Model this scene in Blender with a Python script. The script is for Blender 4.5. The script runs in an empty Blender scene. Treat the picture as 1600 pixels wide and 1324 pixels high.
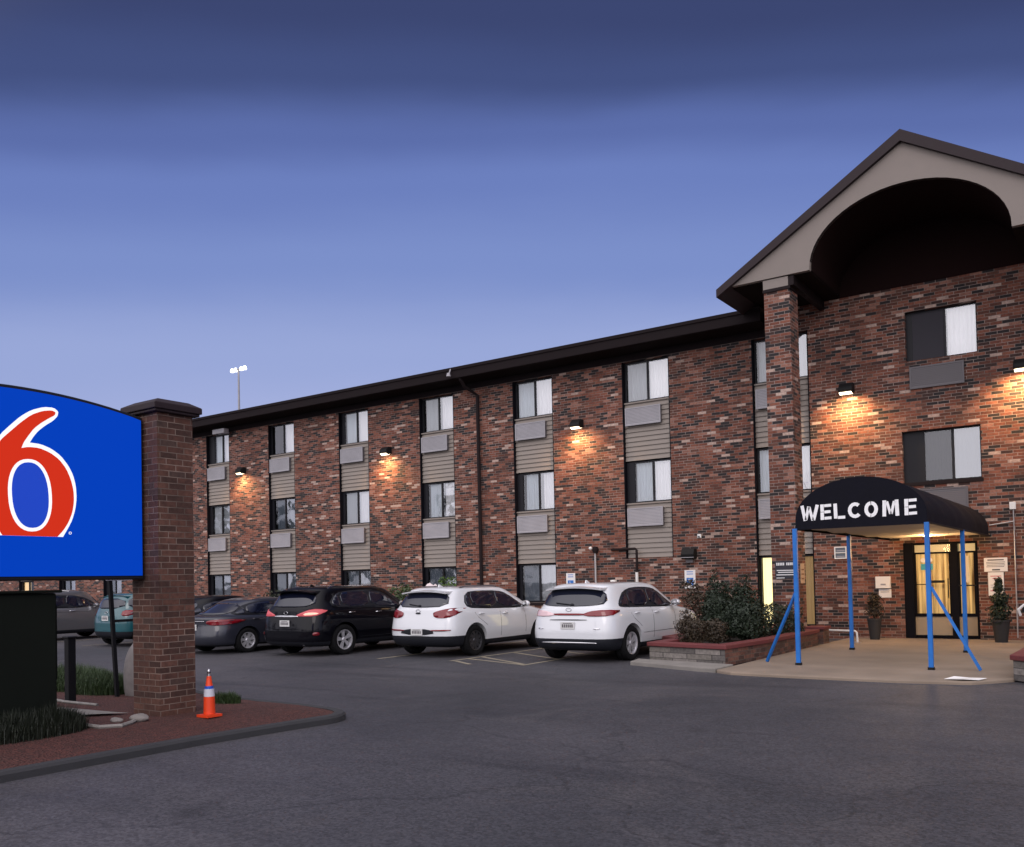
import bpy, bmesh, math, random
from mathutils import Vector, Matrix
from mathutils.bvhtree import BVHTree
random.seed(7)
R = math.radians
PI = math.pi
S = bpy.context.scene
col = S.collection

# ------------------------------------------------------------------ helpers
class MB:
    """collects geometry for one mesh"""
    def __init__(s):
        s.v = []; s.f = []; s.m = []; s.smooth = False
    def add(s, vs, fs, mi=0):
        b = len(s.v)
        s.v += [tuple(p) for p in vs]
        s.f += [tuple(i + b for i in f) for f in fs]
        s.m += [mi] * len(fs)
        return s
    def box(s, x0, y0, z0, x1, y1, z1, mi=0):
        vs = [(x0,y0,z0),(x1,y0,z0),(x1,y1,z0),(x0,y1,z0),(x0,y0,z1),(x1,y0,z1),(x1,y1,z1),(x0,y1,z1)]
        return s.add(vs, [(0,3,2,1),(4,5,6,7),(0,1,5,4),(1,2,6,5),(2,3,7,6),(3,0,4,7)], mi)
    def obox(s, c, ax, ay, az, hx, hy, hz, mi=0):
        c = Vector(c)
        vs = []
        for k in (-1, 1):
            for (i, j) in ((-1,-1),(1,-1),(1,1),(-1,1)):
                vs.append(c + ax*hx*i + ay*hy*j + az*hz*k)
        return s.add(vs, [(0,3,2,1),(4,5,6,7),(0,1,5,4),(1,2,6,5),(2,3,7,6),(3,0,4,7)], mi)
    def bar(s, a, b, w, h=None, mi=0):
        a = Vector(a); b = Vector(b); d = (b - a); L = d.length; d.normalize()
        up = Vector((0,0,1)) if abs(d.z) < .95 else Vector((0,1,0))
        x = d.cross(up).normalized(); y = x.cross(d).normalized()
        return s.obox((a+b)/2, d, x, y, L/2, w/2, (h or w)/2, mi)
    def tube(s, pts, r, n=10, mi=0, cap=True):
        pts = [Vector(p) for p in pts]
        rs = r if isinstance(r, (list, tuple)) else [r]*len(pts)
        base = len(s.v); prev = None
        for i, p in enumerate(pts):
            d = (pts[min(i+1, len(pts)-1)] - pts[max(i-1, 0)]).normalized()
            if prev is None:
                up = Vector((0,0,1)) if abs(d.z) < .9 else Vector((1,0,0))
                x = d.cross(up).normalized()
            else:
                x = (prev - d * prev.dot(d)).normalized()
            prev = x; y = d.cross(x)
            for k in range(n):
                a = 2*PI*k/n
                s.v.append(tuple(p + (x*math.cos(a) + y*math.sin(a))*rs[i]))
        for i in range(len(pts)-1):
            for k in range(n):
                k2 = (k+1) % n
                s.f.append((base+i*n+k, base+i*n+k2, base+(i+1)*n+k2, base+(i+1)*n+k)); s.m.append(mi)
        if cap:
            s.f.append(tuple(base+k for k in reversed(range(n)))); s.m.append(mi)
            e = base + (len(pts)-1)*n
            s.f.append(tuple(e+k for k in range(n))); s.m.append(mi)
        return s
    def lathe(s, prof, c=(0,0,0), n=24, axis='Z', mi=0):
        """prof: list of (r, h)"""
        base = len(s.v); c = Vector(c)
        for (r, h) in prof:
            for k in range(n):
                a = 2*PI*k/n; u = r*math.cos(a); w = r*math.sin(a)
                p = {'Z': (u, w, h), 'Y': (u, h, w), 'X': (h, u, w)}[axis]
                s.v.append(tuple(c + Vector(p)))
        for i in range(len(prof)-1):
            for k in range(n):
                k2 = (k+1) % n
                s.f.append((base+i*n+k, base+i*n+k2, base+(i+1)*n+k2, base+(i+1)*n+k)); s.m.append(mi)
        return s
    def prism(s, poly, fn, d, mi=0):
        """poly 2-D (u,v); fn(u,v,w)->3-D; extruded from w=0 to w=d"""
        n = len(poly)
        a = [fn(u, v, 0) for u, v in poly]; b = [fn(u, v, d) for u, v in poly]
        fs = [tuple(range(n)), tuple(reversed(range(n, 2*n)))]
        fs += [(i, i+n, (i+1) % n + n, (i+1) % n) for i in range(n)]
        return s.add(a + b, fs, mi)
    def sphere(s, c, rx, ry, rz, nu=14, nv=9, jit=0, mi=0, seed=0):
        rr = random.Random(seed); base = len(s.v)
        ph = [rr.uniform(0, 6.28) for _ in range(6)]
        for j in range(nv+1):
            t = PI*j/nv
            for i in range(nu):
                a = 2*PI*i/nu
                q = 1 + jit*(math.sin(2*a+ph[0]+t)+.7*math.sin(3*a+ph[1])*math.sin(2*t+ph[2])+.5*math.sin(5*a+ph[3]+3*t))
                s.v.append((c[0]+rx*q*math.sin(t)*math.cos(a), c[1]+ry*q*math.sin(t)*math.sin(a), c[2]+rz*q*math.cos(t)))
        for j in range(nv):
            for i in range(nu):
                i2 = (i+1) % nu
                s.f.append((base+j*nu+i, base+(j+1)*nu+i, base+(j+1)*nu+i2, base+j*nu+i2)); s.m.append(mi)
        return s

def setprops(o, label=None, cat=None, group=None, kind=None):
    if label: o['label'] = label
    if cat: o['category'] = cat
    if group: o['group'] = group
    if kind: o['kind'] = kind
    return o

def thing(name, label, cat, loc=(0,0,0), rz=0, group=None):
    o = bpy.data.objects.new(name, None); col.objects.link(o)
    o.location = loc; o.rotation_euler = (0,0,rz); o.empty_display_size = .3
    return setprops(o, label, cat, group)

def obj(name, mb, mat, parent=None, org=(0,0,0), smooth=False, bevel=0, fix=True):
    me = bpy.data.meshes.new(name)
    ox, oy, oz = org
    me.from_pydata([(x-ox, y-oy, z-oz) for x, y, z in mb.v], [], mb.f)
    mats = mat if isinstance(mat, (list, tuple)) else [mat]
    for m in mats: me.materials.append(m)
    if len(mats) > 1:
        me.polygons.foreach_set('material_index', mb.m)
    if fix:
        bm = bmesh.new(); bm.from_mesh(me)
        bmesh.ops.remove_doubles(bm, verts=bm.verts, dist=1e-5)
        bmesh.ops.recalc_face_normals(bm, faces=bm.faces)
        bm.to_mesh(me); bm.free()
    o = bpy.data.objects.new(name, me); col.objects.link(o)
    if parent: o.parent = parent
    if smooth:
        me.polygons.foreach_set('use_smooth', [True]*len(me.polygons))
        try: me.set_sharp_from_angle(angle=R(38))
        except Exception: pass
    if bevel:
        b = o.modifiers.new('bevel', 'BEVEL'); b.width = bevel; b.segments = 2; b.limit_method = 'ANGLE'
    return o

def copy_tree(o, parent=None):
    c = o.copy(); col.objects.link(c); c.parent = parent
    for ch in list(o.children): copy_tree(ch, c)
    return c

# ------------------------------------------------------------------ materials
MATS = {}
def newmat(name):
    m = bpy.data.materials.new(name); m.use_nodes = True
    nt = m.node_tree; b = nt.nodes['Principled BSDF']
    return m, nt, b
def N(nt, t, **kw):
    n = nt.nodes.new(t)
    for k, v in kw.items(): setattr(n, k, v)
    return n
def math_(nt, op, a, b=None, c=None):
    n = nt.nodes.new('ShaderNodeMath'); n.operation = op
    for i, x in enumerate((a, b, c)):
        if x is None: continue
        if isinstance(x, (int, float)): n.inputs[i].default_value = x
        else: nt.links.new(x, n.inputs[i])
    return n.outputs[0]
def mixc(nt, fac, a, b, blend='MIX'):
    n = nt.nodes.new('ShaderNodeMix'); n.data_type = 'RGBA'; n.blend_type = blend
    for sock, x in ((n.inputs[0], fac), (n.inputs[6], a), (n.inputs[7], b)):
        if isinstance(x, (int, float)): sock.default_value = x
        elif isinstance(x, (tuple, list)): sock.default_value = (*x[:3], 1)
        else: nt.links.new(x, sock)
    return n.outputs[2]
def simple(name, c, rough=.6, metal=0, noise=0, nscale=8, coat=0, spec=.5, bump=0, bscale=60):
    m, nt, b = newmat(name)
    b.inputs['Base Color'].default_value = (*c, 1)
    b.inputs['Roughness'].default_value = rough
    b.inputs['Metallic'].default_value = metal
    b.inputs['Coat Weight'].default_value = coat
    b.inputs['Coat Roughness'].default_value = .04
    b.inputs['Specular IOR Level'].default_value = spec
    if noise:
        g = N(nt, 'ShaderNodeNewGeometry')
        t = N(nt, 'ShaderNodeTexNoise'); t.inputs['Scale'].default_value = nscale; t.inputs['Detail'].default_value = 6
        nt.links.new(g.outputs['Position'], t.inputs['Vector'])
        lo = tuple(x*(1-noise) for x in c); hi = tuple(min(1, x*(1+noise)) for x in c)
        nt.links.new(mixc(nt, t.outputs[0], lo, hi), b.inputs['Base Color'])
        rr = math_(nt, 'MULTIPLY_ADD', t.outputs[0], .25, max(0, rough-.12)); nt.links.new(rr, b.inputs['Roughness'])
    if bump:
        g = N(nt, 'ShaderNodeNewGeometry')
        t = N(nt, 'ShaderNodeTexNoise'); t.inputs['Scale'].default_value = bscale; t.inputs['Detail'].default_value = 5
        nt.links.new(g.outputs['Position'], t.inputs['Vector'])
        bp = N(nt, 'ShaderNodeBump'); bp.inputs['Strength'].default_value = bump; bp.inputs['Distance'].default_value = .01
        nt.links.new(t.outputs[0], bp.inputs['Height']); nt.links.new(bp.outputs[0], b.inputs['Normal'])
    MATS[name] = m
    return m
def emit(name, c, st, base=None, rough=.4):
    m, nt, b = newmat(name)
    b.inputs['Base Color'].default_value = (*(base or (0.02,0.02,0.02)), 1)
    b.inputs['Emission Color'].default_value = (*c, 1)
    b.inputs['Emission Strength'].default_value = st
    b.inputs['Roughness'].default_value = rough
    return m

def brick(name, bw, bh, stops, mortar, mw=.05, mh=.14, dirt=.35):
    m, nt, b = newmat(name)
    g = N(nt, 'ShaderNodeNewGeometry'); sp = N(nt, 'ShaderNodeSeparateXYZ')
    nt.links.new(g.outputs['Position'], sp.inputs[0])
    u = math_(nt, 'ADD', sp.outputs[0], sp.outputs[1])
    zz = math_(nt, 'DIVIDE', sp.outputs[2], bh)
    row = math_(nt, 'FLOOR', zz)
    wr = N(nt, 'ShaderNodeTexWhiteNoise', noise_dimensions='1D'); nt.links.new(row, wr.inputs['W'])
    off = math_(nt, 'MULTIPLY_ADD', math_(nt, 'MODULO', row, 2.0), .5, math_(nt, 'MULTIPLY', wr.outputs['Value'], .22))
    cu = math_(nt, 'ADD', math_(nt, 'DIVIDE', u, bw), off)
    cc = math_(nt, 'FLOOR', cu)
    fu = math_(nt, 'FRACT', cu); fv = math_(nt, 'FRACT', zz)
    cb = N(nt, 'ShaderNodeCombineXYZ'); nt.links.new(cc, cb.inputs[0]); nt.links.new(row, cb.inputs[1])
    wn = N(nt, 'ShaderNodeTexWhiteNoise', noise_dimensions='3D'); nt.links.new(cb.outputs[0], wn.inputs['Vector'])
    ramp = N(nt, 'ShaderNodeValToRGB'); ramp.color_ramp.interpolation = 'CONSTANT'
    els = ramp.color_ramp.elements
    els[0].position = 0; els[0].color = (*stops[0][1], 1)
    els[1].position = stops[1][0]; els[1].color = (*stops[1][1], 1)
    for p, c in stops[2:]:
        e = els.new(p); e.color = (*c, 1)
    nt.links.new(wn.outputs['Value'], ramp.inputs[0])
    n1 = N(nt, 'ShaderNodeTexNoise'); n1.inputs['Scale'].default_value = 22; n1.inputs['Detail'].default_value = 5
    nt.links.new(g.outputs['Position'], n1.inputs['Vector'])
    n2 = N(nt, 'ShaderNodeTexNoise'); n2.inputs['Scale'].default_value = .9; n2.inputs['Detail'].default_value = 4
    mp2 = N(nt, 'ShaderNodeMapping'); mp2.inputs['Scale'].default_value = (1,1,.28); nt.links.new(g.outputs['Position'], mp2.inputs['Vector']); nt.links.new(mp2.outputs[0], n2.inputs['Vector'])
    v1 = math_(nt, 'MULTIPLY_ADD', n1.outputs[0], 1.3, .35)
    v2 = math_(nt, 'MULTIPLY_ADD', n2.outputs[0], dirt*2, 1-dirt)
    vv = math_(nt, 'MULTIPLY', v1, v2)
    cv = N(nt, 'ShaderNodeCombineXYZ')
    for i in range(3): nt.links.new(vv, cv.inputs[i])
    c1 = mixc(nt, 1.0, ramp.outputs[0], cv.outputs[0], 'MULTIPLY')
    mu = math_(nt, 'LESS_THAN', fu, mw); mv = math_(nt, 'LESS_THAN', fv, mh)
    mm = math_(nt, 'MAXIMUM', mu, mv)
    # mortar is patchy: some joints stained dark
    mfac = N(nt, 'ShaderNodeTexNoise'); mfac.inputs['Scale'].default_value = 2.3; mfac.inputs['Detail'].default_value = 4
    nt.links.new(g.outputs['Position'], mfac.inputs['Vector'])
    mf = N(nt, 'ShaderNodeMapRange'); mf.inputs[1].default_value = .34; mf.inputs[2].default_value = .66
    nt.links.new(mfac.outputs[0], mf.inputs[0])
    mcol = mixc(nt, mf.outputs[0], tuple(x*.35 for x in mortar), mortar)
    nt.links.new(mixc(nt, mm, c1, mcol), b.inputs['Base Color'])
    b.inputs['Roughness'].default_value = .85
    bp = N(nt, 'ShaderNodeBump'); bp.inputs['Strength'].default_value = .6; bp.inputs['Distance'].default_value = .008
    hh = math_(nt, 'ADD', math_(nt, 'SUBTRACT', 1.0, mm), math_(nt, 'MULTIPLY', n1.outputs[0], .6))
    hh = math_(nt, 'ADD', hh, math_(nt, 'MULTIPLY', wn.outputs['Value'], .5))
    nt.links.new(hh, bp.inputs['Height']); nt.links.new(bp.outputs[0], b.inputs['Normal'])
    return m

M = {}
M['brick'] = brick('facade_brick', .235, .0690,
    [(0,(.016,.012,.013)),(.17,(.040,.017,.014)),(.27,(.090,.030,.019)),(.44,(.145,.046,.028)),(.62,(.185,.066,.041)),(.77,(.105,.042,.028)),(.87,(.235,.108,.078)),(.955,(.38,.27,.225))],
    (.30,.235,.21), dirt=.48)
M['sign_brick'] = brick('pillar_brick', .21, .068,
    [(0,(.050,.022,.016)),(.2,(.075,.031,.022)),(.5,(.092,.038,.026)),(.8,(.11,.047,.033)),(.93,(.062,.034,.027))],
    (.24,.17,.14), mw=.05, mh=.13, dirt=.2)
M['planter_brick'] = brick('planter_block', .40, .095,
    [(0,(.10,.09,.085)),(.3,(.15,.135,.12)),(.6,(.2,.18,.165)),(.85,(.12,.1,.09))],
    (.07,.06,.06), mw=.03, mh=.1, dirt=.4)
M['low_brick'] = brick('low_wall_brick', .22, .075,
    [(0,(.06,.03,.024)),(.3,(.11,.045,.033)),(.6,(.15,.065,.045)),(.85,(.09,.05,.04))],
    (.14,.11,.09), dirt=.3)
M['red_cap'] = simple('red_painted_cap', (.13,.025,.027), .65, noise=.35, nscale=9)
M['block'] = simple('grey_block', (.23,.215,.2), .9, noise=.35, nscale=14, bump=.5)
M['siding'] = simple('taupe_siding', (.235,.202,.178), .6, noise=.08, nscale=3)
M['trim'] = simple('dark_brown_trim', (.014,.009,.010), .7, noise=.2, spec=.15)
M['fascia'] = simple('fascia_brown', (.024,.015,.018), .6, noise=.25, nscale=3, spec=.25)
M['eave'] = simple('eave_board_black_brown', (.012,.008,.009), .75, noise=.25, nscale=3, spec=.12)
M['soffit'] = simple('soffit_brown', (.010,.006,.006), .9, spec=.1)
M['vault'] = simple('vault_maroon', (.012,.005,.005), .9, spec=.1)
M['stucco'] = simple('gable_stucco', (.215,.185,.168), .85, noise=.1, nscale=2.5, bump=.15)
M['shingle'] = simple('shingles', (.06,.045,.045), .9, noise=.4, nscale=10)
M['ac'] = simple('ac_grille_grey', (.30,.29,.315), .5, noise=.22, nscale=2.2)
M['ac_dark'] = simple('ac_dark', (.10,.09,.10), .5)
M['alu'] = simple('dark_window_frame', (.010,.010,.014), .5, spec=.25)
M['jamb'] = simple('black_jamb_shade_and_door', (.005,.005,.008), .8, spec=.08)
M['curtain'] = simple('white_curtain', (.86,.86,.87), .9)
M['curtain_cool'] = simple('cool_white_curtain', (.62,.68,.73), .9)
M['curtain_grey'] = simple('grey_curtain', (.5,.53,.56), .9)
M['curtain_blue'] = simple('blue_curtain', (.13,.16,.2), .9)
M['curtain_dark'] = simple('dark_screen', (.035,.033,.042), .9)
M['room'] = simple('dark_room', (.02,.02,.022), .9)
M['blue_paint'] = simple('blue_paint', (.006,.13,.46), .45, noise=.4, nscale=5)
M['canvas'] = simple('black_canvas', (.006,.006,.011), .8, noise=.3, nscale=4, bump=.3, bscale=14, spec=.12)
M['lining'] = simple('canopy_lining', (.42,.36,.29), .8, noise=.1, nscale=4)
M['letter'] = simple('white_letter', (.8,.8,.82), .5, noise=.1, nscale=25)
M['white_paint'] = simple('white_paint', (.7,.7,.7), .5)
M['black_metal'] = simple('black_metal', (.009,.009,.010), .6, spec=.2)
M['box_green'] = simple('dark_cabinet', (.006,.008,.006), .75, noise=.3, nscale=3, spec=.12)
M['steel'] = simple('steel', (.5,.5,.52), .3, 1)
M['conduit'] = simple('conduit', (.42,.4,.4), .45, .6)
M['concrete'] = simple('concrete', (.215,.168,.130), .85, noise=.42, nscale=1.3, bump=.3)
M['kerb'] = simple('kerb_concrete', (.032,.032,.036), .9, noise=.3, nscale=4, bump=.4)
M['kerb_light'] = simple('kerb_light', (.2,.185,.17), .9, noise=.3, nscale=4, bump=.4)
M['stone'] = simple('pale_stone', (.21,.19,.18), .9, noise=.3, nscale=7, bump=.6, bscale=20)
M['yellow_line'] = simple('worn_line_paint', (.24,.21,.155), .8, noise=.5, nscale=6)
M['rubber'] = simple('tyre_rubber', (.007,.007,.008), .85, noise=.2, spec=.15)
M['dark_plastic'] = simple('dark_plastic', (.010,.011,.016), .6, spec=.25)
M['arch'] = simple('wheel_well', (.004,.004,.004), .95)
M['chrome'] = simple('chrome', (.75,.75,.78), .12, 1)
M['rim'] = simple('rim_alloy', (.62,.62,.66), .3, .6)
M['red_lens'] = simple('red_lens', (.17,.002,.008), .15, coat=.5)
M['clear_lens'] = simple('clear_lens', (.65,.45,.48), .12, coat=1)
M['white_car'] = simple('white_car_paint', (.64,.655,.69), .28, coat=1)
M['black_car'] = simple('black_car_paint', (.0022,.0022,.0045), .5, coat=.42, spec=.05)
M['grey_car'] = simple('grey_car_paint', (.022,.024,.036), .3, .2, coat=.6)
M['teal_car'] = simple('teal_car_paint', (.003,.070,.088), .3, coat=1)
M['silver_car'] = simple('silver_car_paint', (.13,.13,.145), .32, .5, coat=1)
M['car_glass'] = simple('tinted_car_glass', (.006,.008,.02), .04, spec=.85)
M['orange'] = simple('cone_orange', (.75,.055,.008), .5)
M['cone_white'] = simple('cone_white', (.55,.55,.62), .4)
M['cone_blue'] = simple('cone_blue_tape', (.01,.08,.45), .4)
M['paper'] = simple('paper_white', (.72,.7,.69), .8)
M['bluesign'] = simple('sign_blue', (.02,.15,.5), .5)
M['ink'] = simple('ink', (.02,.02,.03), .6)
M['redink'] = simple('red_ink', (.5,.04,.05), .6)
M['plate'] = simple('licence_plate', (.55,.55,.55), .5)
M['bark'] = simple('bark', (.05,.035,.025), .9)
M['soil'] = simple('soil', (.02,.014,.011), .95)
M['pot'] = simple('dark_pot', (.02,.018,.018), .7)
M['white_flower'] = simple('white_flower', (.7,.62,.64), .7)

def leafmat(name, a, b_):
    m, nt, b = newmat(name)
    g = N(nt, 'ShaderNodeNewGeometry'); t = N(nt, 'ShaderNodeTexNoise'); t.inputs['Scale'].default_value = 9
    nt.links.new(g.outputs['Position'], t.inputs['Vector'])
    f = math_(nt, 'ADD', math_(nt, 'MULTIPLY', g.outputs['Random Per Island'], .6), math_(nt, 'MULTIPLY', t.outputs[0], .4))
    nt.links.new(mixc(nt, f, a, b_), b.inputs['Base Color'])
    b.inputs['Roughness'].default_value = .6
    return m
M['leaf_dark'] = leafmat('dark_leaves', (.004,.011,.005), (.016,.030,.011))
M['leaf_mid'] = leafmat('mid_leaves', (.010,.028,.007), (.045,.078,.018))
M['leaf_bright'] = leafmat('bright_leaves', (.025,.07,.009), (.09,.17,.022))
M['leaf_rust'] = leafmat('russet_leaves', (.014,.011,.006), (.055,.034,.016))
M['grass'] = leafmat('grass_blades', (.012,.026,.006), (.040,.075,.016))
M['grass_dark'] = leafmat('dark_grass_blades', (.004,.007,.003), (.011,.017,.006))

def glass(name, refl, tint=(1,1,1)):
    m = bpy.data.materials.new(name); m.use_nodes = True; nt = m.node_tree; nt.nodes.clear()
    o = N(nt, 'ShaderNodeOutputMaterial'); mx = N(nt, 'ShaderNodeMixShader')
    t = N(nt, 'ShaderNodeBsdfTransparent'); t.inputs[0].default_value = (*tint, 1)
    gl = N(nt, 'ShaderNodeBsdfGlossy'); gl.inputs['Roughness'].default_value = .03; gl.inputs[0].default_value = (.9,.92,.95,1)
    fr = N(nt, 'ShaderNodeFresnel'); fr.inputs[0].default_value = 1.5
    f = math_(nt, 'MULTIPLY_ADD', fr.outputs[0], 1.0, refl)
    f = math_(nt, 'MINIMUM', f, 1.0)
    nz = N(nt, 'ShaderNodeTexNoise'); nz.inputs['Scale'].default_value = 1.6
    g = N(nt, 'ShaderNodeNewGeometry'); nt.links.new(g.outputs['Position'], nz.inputs['Vector'])
    bp = N(nt, 'ShaderNodeBump'); bp.inputs['Strength'].default_value = .15; bp.inputs['Distance'].default_value = .02
    nt.links.new(nz.outputs[0], bp.inputs['Height']); nt.links.new(bp.outputs[0], gl.inputs['Normal'])
    nt.links.new(f, mx.inputs[0]); nt.links.new(t.outputs[0], mx.inputs[1]); nt.links.new(gl.outputs[0], mx.inputs[2])
    nt.links.new(mx.outputs[0], o.inputs[0])
    return m
M['pane'] = glass('window_pane_glass', .24)
M['pane_dull'] = glass('window_pane_dull', .06)
M['pane_soft'] = glass('door_glass', -.035)

M['sign_blue'] = emit('backlit_blue', (0, .047, .49), 1.0, (0,.004,.02), .8)
M['sign_red'] = emit('backlit_red', (.64,.030,.010), 1.0, (.02,.001,.001), .8)
for m_ in (M['sign_blue'], M['sign_red']): m_.node_tree.nodes['Principled BSDF'].inputs['Specular IOR Level'].default_value = .08
M['sign_white'] = emit('backlit_white', (.92,.93,.98), 1.0, (.2,.2,.2), .5)
M['lens'] = emit('lamp_lens', (1,.80,.55), 7)
M['flood'] = emit('floodlight', (1,.97,.92), 3)
M['brake'] = emit('lit_tail_lamp', (.85,.16,.20), .55, (.15,.01,.01), .2)
M['brake_hot'] = emit('tail_lamp_core', (1,.68,.50), 1.0, (.5,.1,.1), .2)
M['lit_win'] = emit('lit_window_blind', (1,.85,.42), 1.3, (.6,.5,.3))
M['lit_tan'] = emit('lit_tan_curtain', (.36,.22,.09), .5, (.25,.18,.1))
M['lit_small'] = emit('lit_room_opening', (.9,.62,.3), .8, (.4,.3,.2))
def litcurtain():
    m, nt, b = newmat('warm_lit_curtain')
    b.inputs['Base Color'].default_value = (.30,.23,.13,1); b.inputs['Roughness'].default_value = .9
    g = N(nt, 'ShaderNodeNewGeometry'); sp = N(nt, 'ShaderNodeSeparateXYZ'); nt.links.new(g.outputs['Position'], sp.inputs[0])
    cb = N(nt, 'ShaderNodeCombineXYZ'); nt.links.new(math_(nt, 'MULTIPLY', sp.outputs[0], 11), cb.inputs[0]); nt.links.new(math_(nt, 'MULTIPLY', sp.outputs[2], .5), cb.inputs[2])
    t = N(nt, 'ShaderNodeTexNoise'); t.inputs['Scale'].default_value = 1; t.inputs['Detail'].default_value = 3; nt.links.new(cb.outputs[0], t.inputs['Vector'])
    mr = N(nt, 'ShaderNodeMapRange'); mr.inputs[1].default_value = .36; mr.inputs[2].default_value = .62; nt.links.new(t.outputs[0], mr.inputs[0])
    nt.links.new(mixc(nt, mr.outputs[0], (.08,.03,.006), (1,.60,.20)), b.inputs['Emission Color'])
    b.inputs['Emission Strength'].default_value = .75
    return m
M['lit_curtain'] = litcurtain()

# asphalt
def asphalt():
    m, nt, b = newmat('asphalt')
    g = N(nt, 'ShaderNodeNewGeometry')
    def nz(sc, det, rough=.5, dist=0, vec=None):
        t = N(nt, 'ShaderNodeTexNoise'); t.inputs['Scale'].default_value = sc; t.inputs['Detail'].default_value = det
        t.inputs['Roughness'].default_value = rough; t.inputs['Distortion'].default_value = dist
        nt.links.new(vec or g.outputs['Position'], t.inputs['Vector']); return t.outputs[0]
    big = nz(.16, 5, .6, .5); mid = nz(1.1, 6, .6); fine = nz(55, 5, .8); 
    mp = N(nt, 'ShaderNodeMapping'); mp.inputs['Scale'].default_value = (.12, 1.1, 1); nt.links.new(g.outputs['Position'], mp.inputs['Vector'])
    streak = nz(1.0, 4, .6, .4, mp.outputs[0])
    bm_ = N(nt, 'ShaderNodeMapRange'); bm_.inputs[1].default_value = .34; bm_.inputs[2].default_value = .66; nt.links.new(big, bm_.inputs[0])
    c = mixc(nt, bm_.outputs[0], (.030,.031,.038), (.078,.074,.084))
    blot = nz(.55, 6, .65, .8); bl = N(nt, 'ShaderNodeMapRange'); bl.inputs[1].default_value = .52; bl.inputs[2].default_value = .68; nt.links.new(blot, bl.inputs[0])
    c = mixc(nt, math_(nt, 'MULTIPLY', bl.outputs[0], .5), c, (.088,.080,.083))
    c = mixc(nt, math_(nt, 'MULTIPLY', mid, .35), c, (.036,.036,.043))
    ms = N(nt, 'ShaderNodeMapRange'); ms.inputs[1].default_value = .56; ms.inputs[2].default_value = .7; nt.links.new(streak, ms.inputs[0])
    c = mixc(nt, math_(nt, 'MULTIPLY', ms.outputs[0], .55), c, (.022,.022,.028))
    # sealed cracks
    vo = N(nt, 'ShaderNodeTexVoronoi', feature='DISTANCE_TO_EDGE'); vo.inputs['Scale'].default_value = .22
    wv = N(nt, 'ShaderNodeVectorMath', operation='ADD'); nn = N(nt, 'ShaderNodeTexNoise'); nn.inputs['Scale'].default_value = .7; nn.inputs['Detail'].default_value = 5
    nt.links.new(g.outputs['Position'], nn.inputs['Vector']); nt.links.new(g.outputs['Position'], wv.inputs[0])
    sc = N(nt, 'ShaderNodeVectorMath', operation='SCALE'); sc.inputs[3].default_value = 1.6; nt.links.new(nn.outputs['Color'], sc.inputs[0]); nt.links.new(sc.outputs[0], wv.inputs[1])
    nt.links.new(wv.outputs[0], vo.inputs['Vector'])
    ck = math_(nt, 'LESS_THAN', vo.outputs['Distance'], .004)
    c = mixc(nt, math_(nt, 'MULTIPLY', ck, .35), c, (.012,.012,.014))
    ag = N(nt, 'ShaderNodeTexVoronoi'); ag.inputs['Scale'].default_value = 48; nt.links.new(g.outputs['Position'], ag.inputs['Vector'])
    ags = N(nt, 'ShaderNodeSeparateColor'); nt.links.new(ag.outputs['Color'], ags.inputs[0])
    st_ = nz(.42, 3, .6, .3); so2 = N(nt, 'ShaderNodeMapRange'); so2.inputs[1].default_value = .66; so2.inputs[2].default_value = .72; nt.links.new(st_, so2.inputs[0])
    c = mixc(nt, math_(nt, 'MULTIPLY', so2.outputs[0], .6), c, (.018,.018,.021))
    fm = math_(nt, 'MULTIPLY_ADD', fine, 1.5, math_(nt, 'MULTIPLY_ADD', ags.outputs[0], .7, -.08))
    cv = N(nt, 'ShaderNodeCombineXYZ')
    for i in range(3): nt.links.new(fm, cv.inputs[i])
    c = mixc(nt, 1.0, c, cv.outputs[0], 'MULTIPLY')
    nt.links.new(c, b.inputs['Base Color'])
    nt.links.new(math_(nt, 'MULTIPLY_ADD', mid, .3, .5), b.inputs['Roughness'])
    b.inputs['Specular IOR Level'].default_value = .35
    bp = N(nt, 'ShaderNodeBump'); bp.inputs['Strength'].default_value = .5; bp.inputs['Distance'].default_value = .006
    nt.links.new(fine, bp.inputs['Height']); nt.links.new(bp.outputs[0], b.inputs['Normal'])
    return m
M['asphalt'] = asphalt()
def mulch():
    m, nt, b = newmat('red_mulch')
    g = N(nt, 'ShaderNodeNewGeometry')
    v = N(nt, 'ShaderNodeTexVoronoi'); v.inputs['Scale'].default_value = 38; nt.links.new(g.outputs['Position'], v.inputs['Vector'])
    t = N(nt, 'ShaderNodeTexNoise'); t.inputs['Scale'].default_value = 2.2; t.inputs['Detail'].default_value = 6; nt.links.new(g.outputs['Position'], t.inputs['Vector'])
    c = mixc(nt, v.outputs['Color'], (.035,.013,.011), (.17,.05,.038))
    c = mixc(nt, t.outputs[0], c, (.055,.022,.018))
    nt.links.new(c, b.inputs['Base Color']); b.inputs['Roughness'].default_value = .95
    bp = N(nt, 'ShaderNodeBump'); bp.inputs['Strength'].default_value = 1; bp.inputs['Distance'].default_value = .03
    nt.links.new(v.outputs['Distance'], bp.inputs['Height']); nt.links.new(bp.outputs[0], b.inputs['Normal'])
    return m
M['mulch'] = mulch()

# ------------------------------------------------------------------ camera (fitted to the photograph)
CH = 1.55
cd = bpy.data.cameras.new('camera'); cam = bpy.data.objects.new('camera', cd); col.objects.link(cam)
F = 1397.5; YAW = .61; PITCH = .0251; ROLL = .0217
cd.sensor_fit = 'HORIZONTAL'; cd.sensor_width = 36; cd.lens = 36*F/1600
cd.shift_x = 0
cd.clip_end = 3000
fwd = Vector((-math.sin(YAW)*math.cos(PITCH), math.cos(YAW)*math.cos(PITCH), math.sin(PITCH)))
rt = Vector((math.cos(YAW), math.sin(YAW), 0)); up = rt.cross(fwd)
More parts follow.
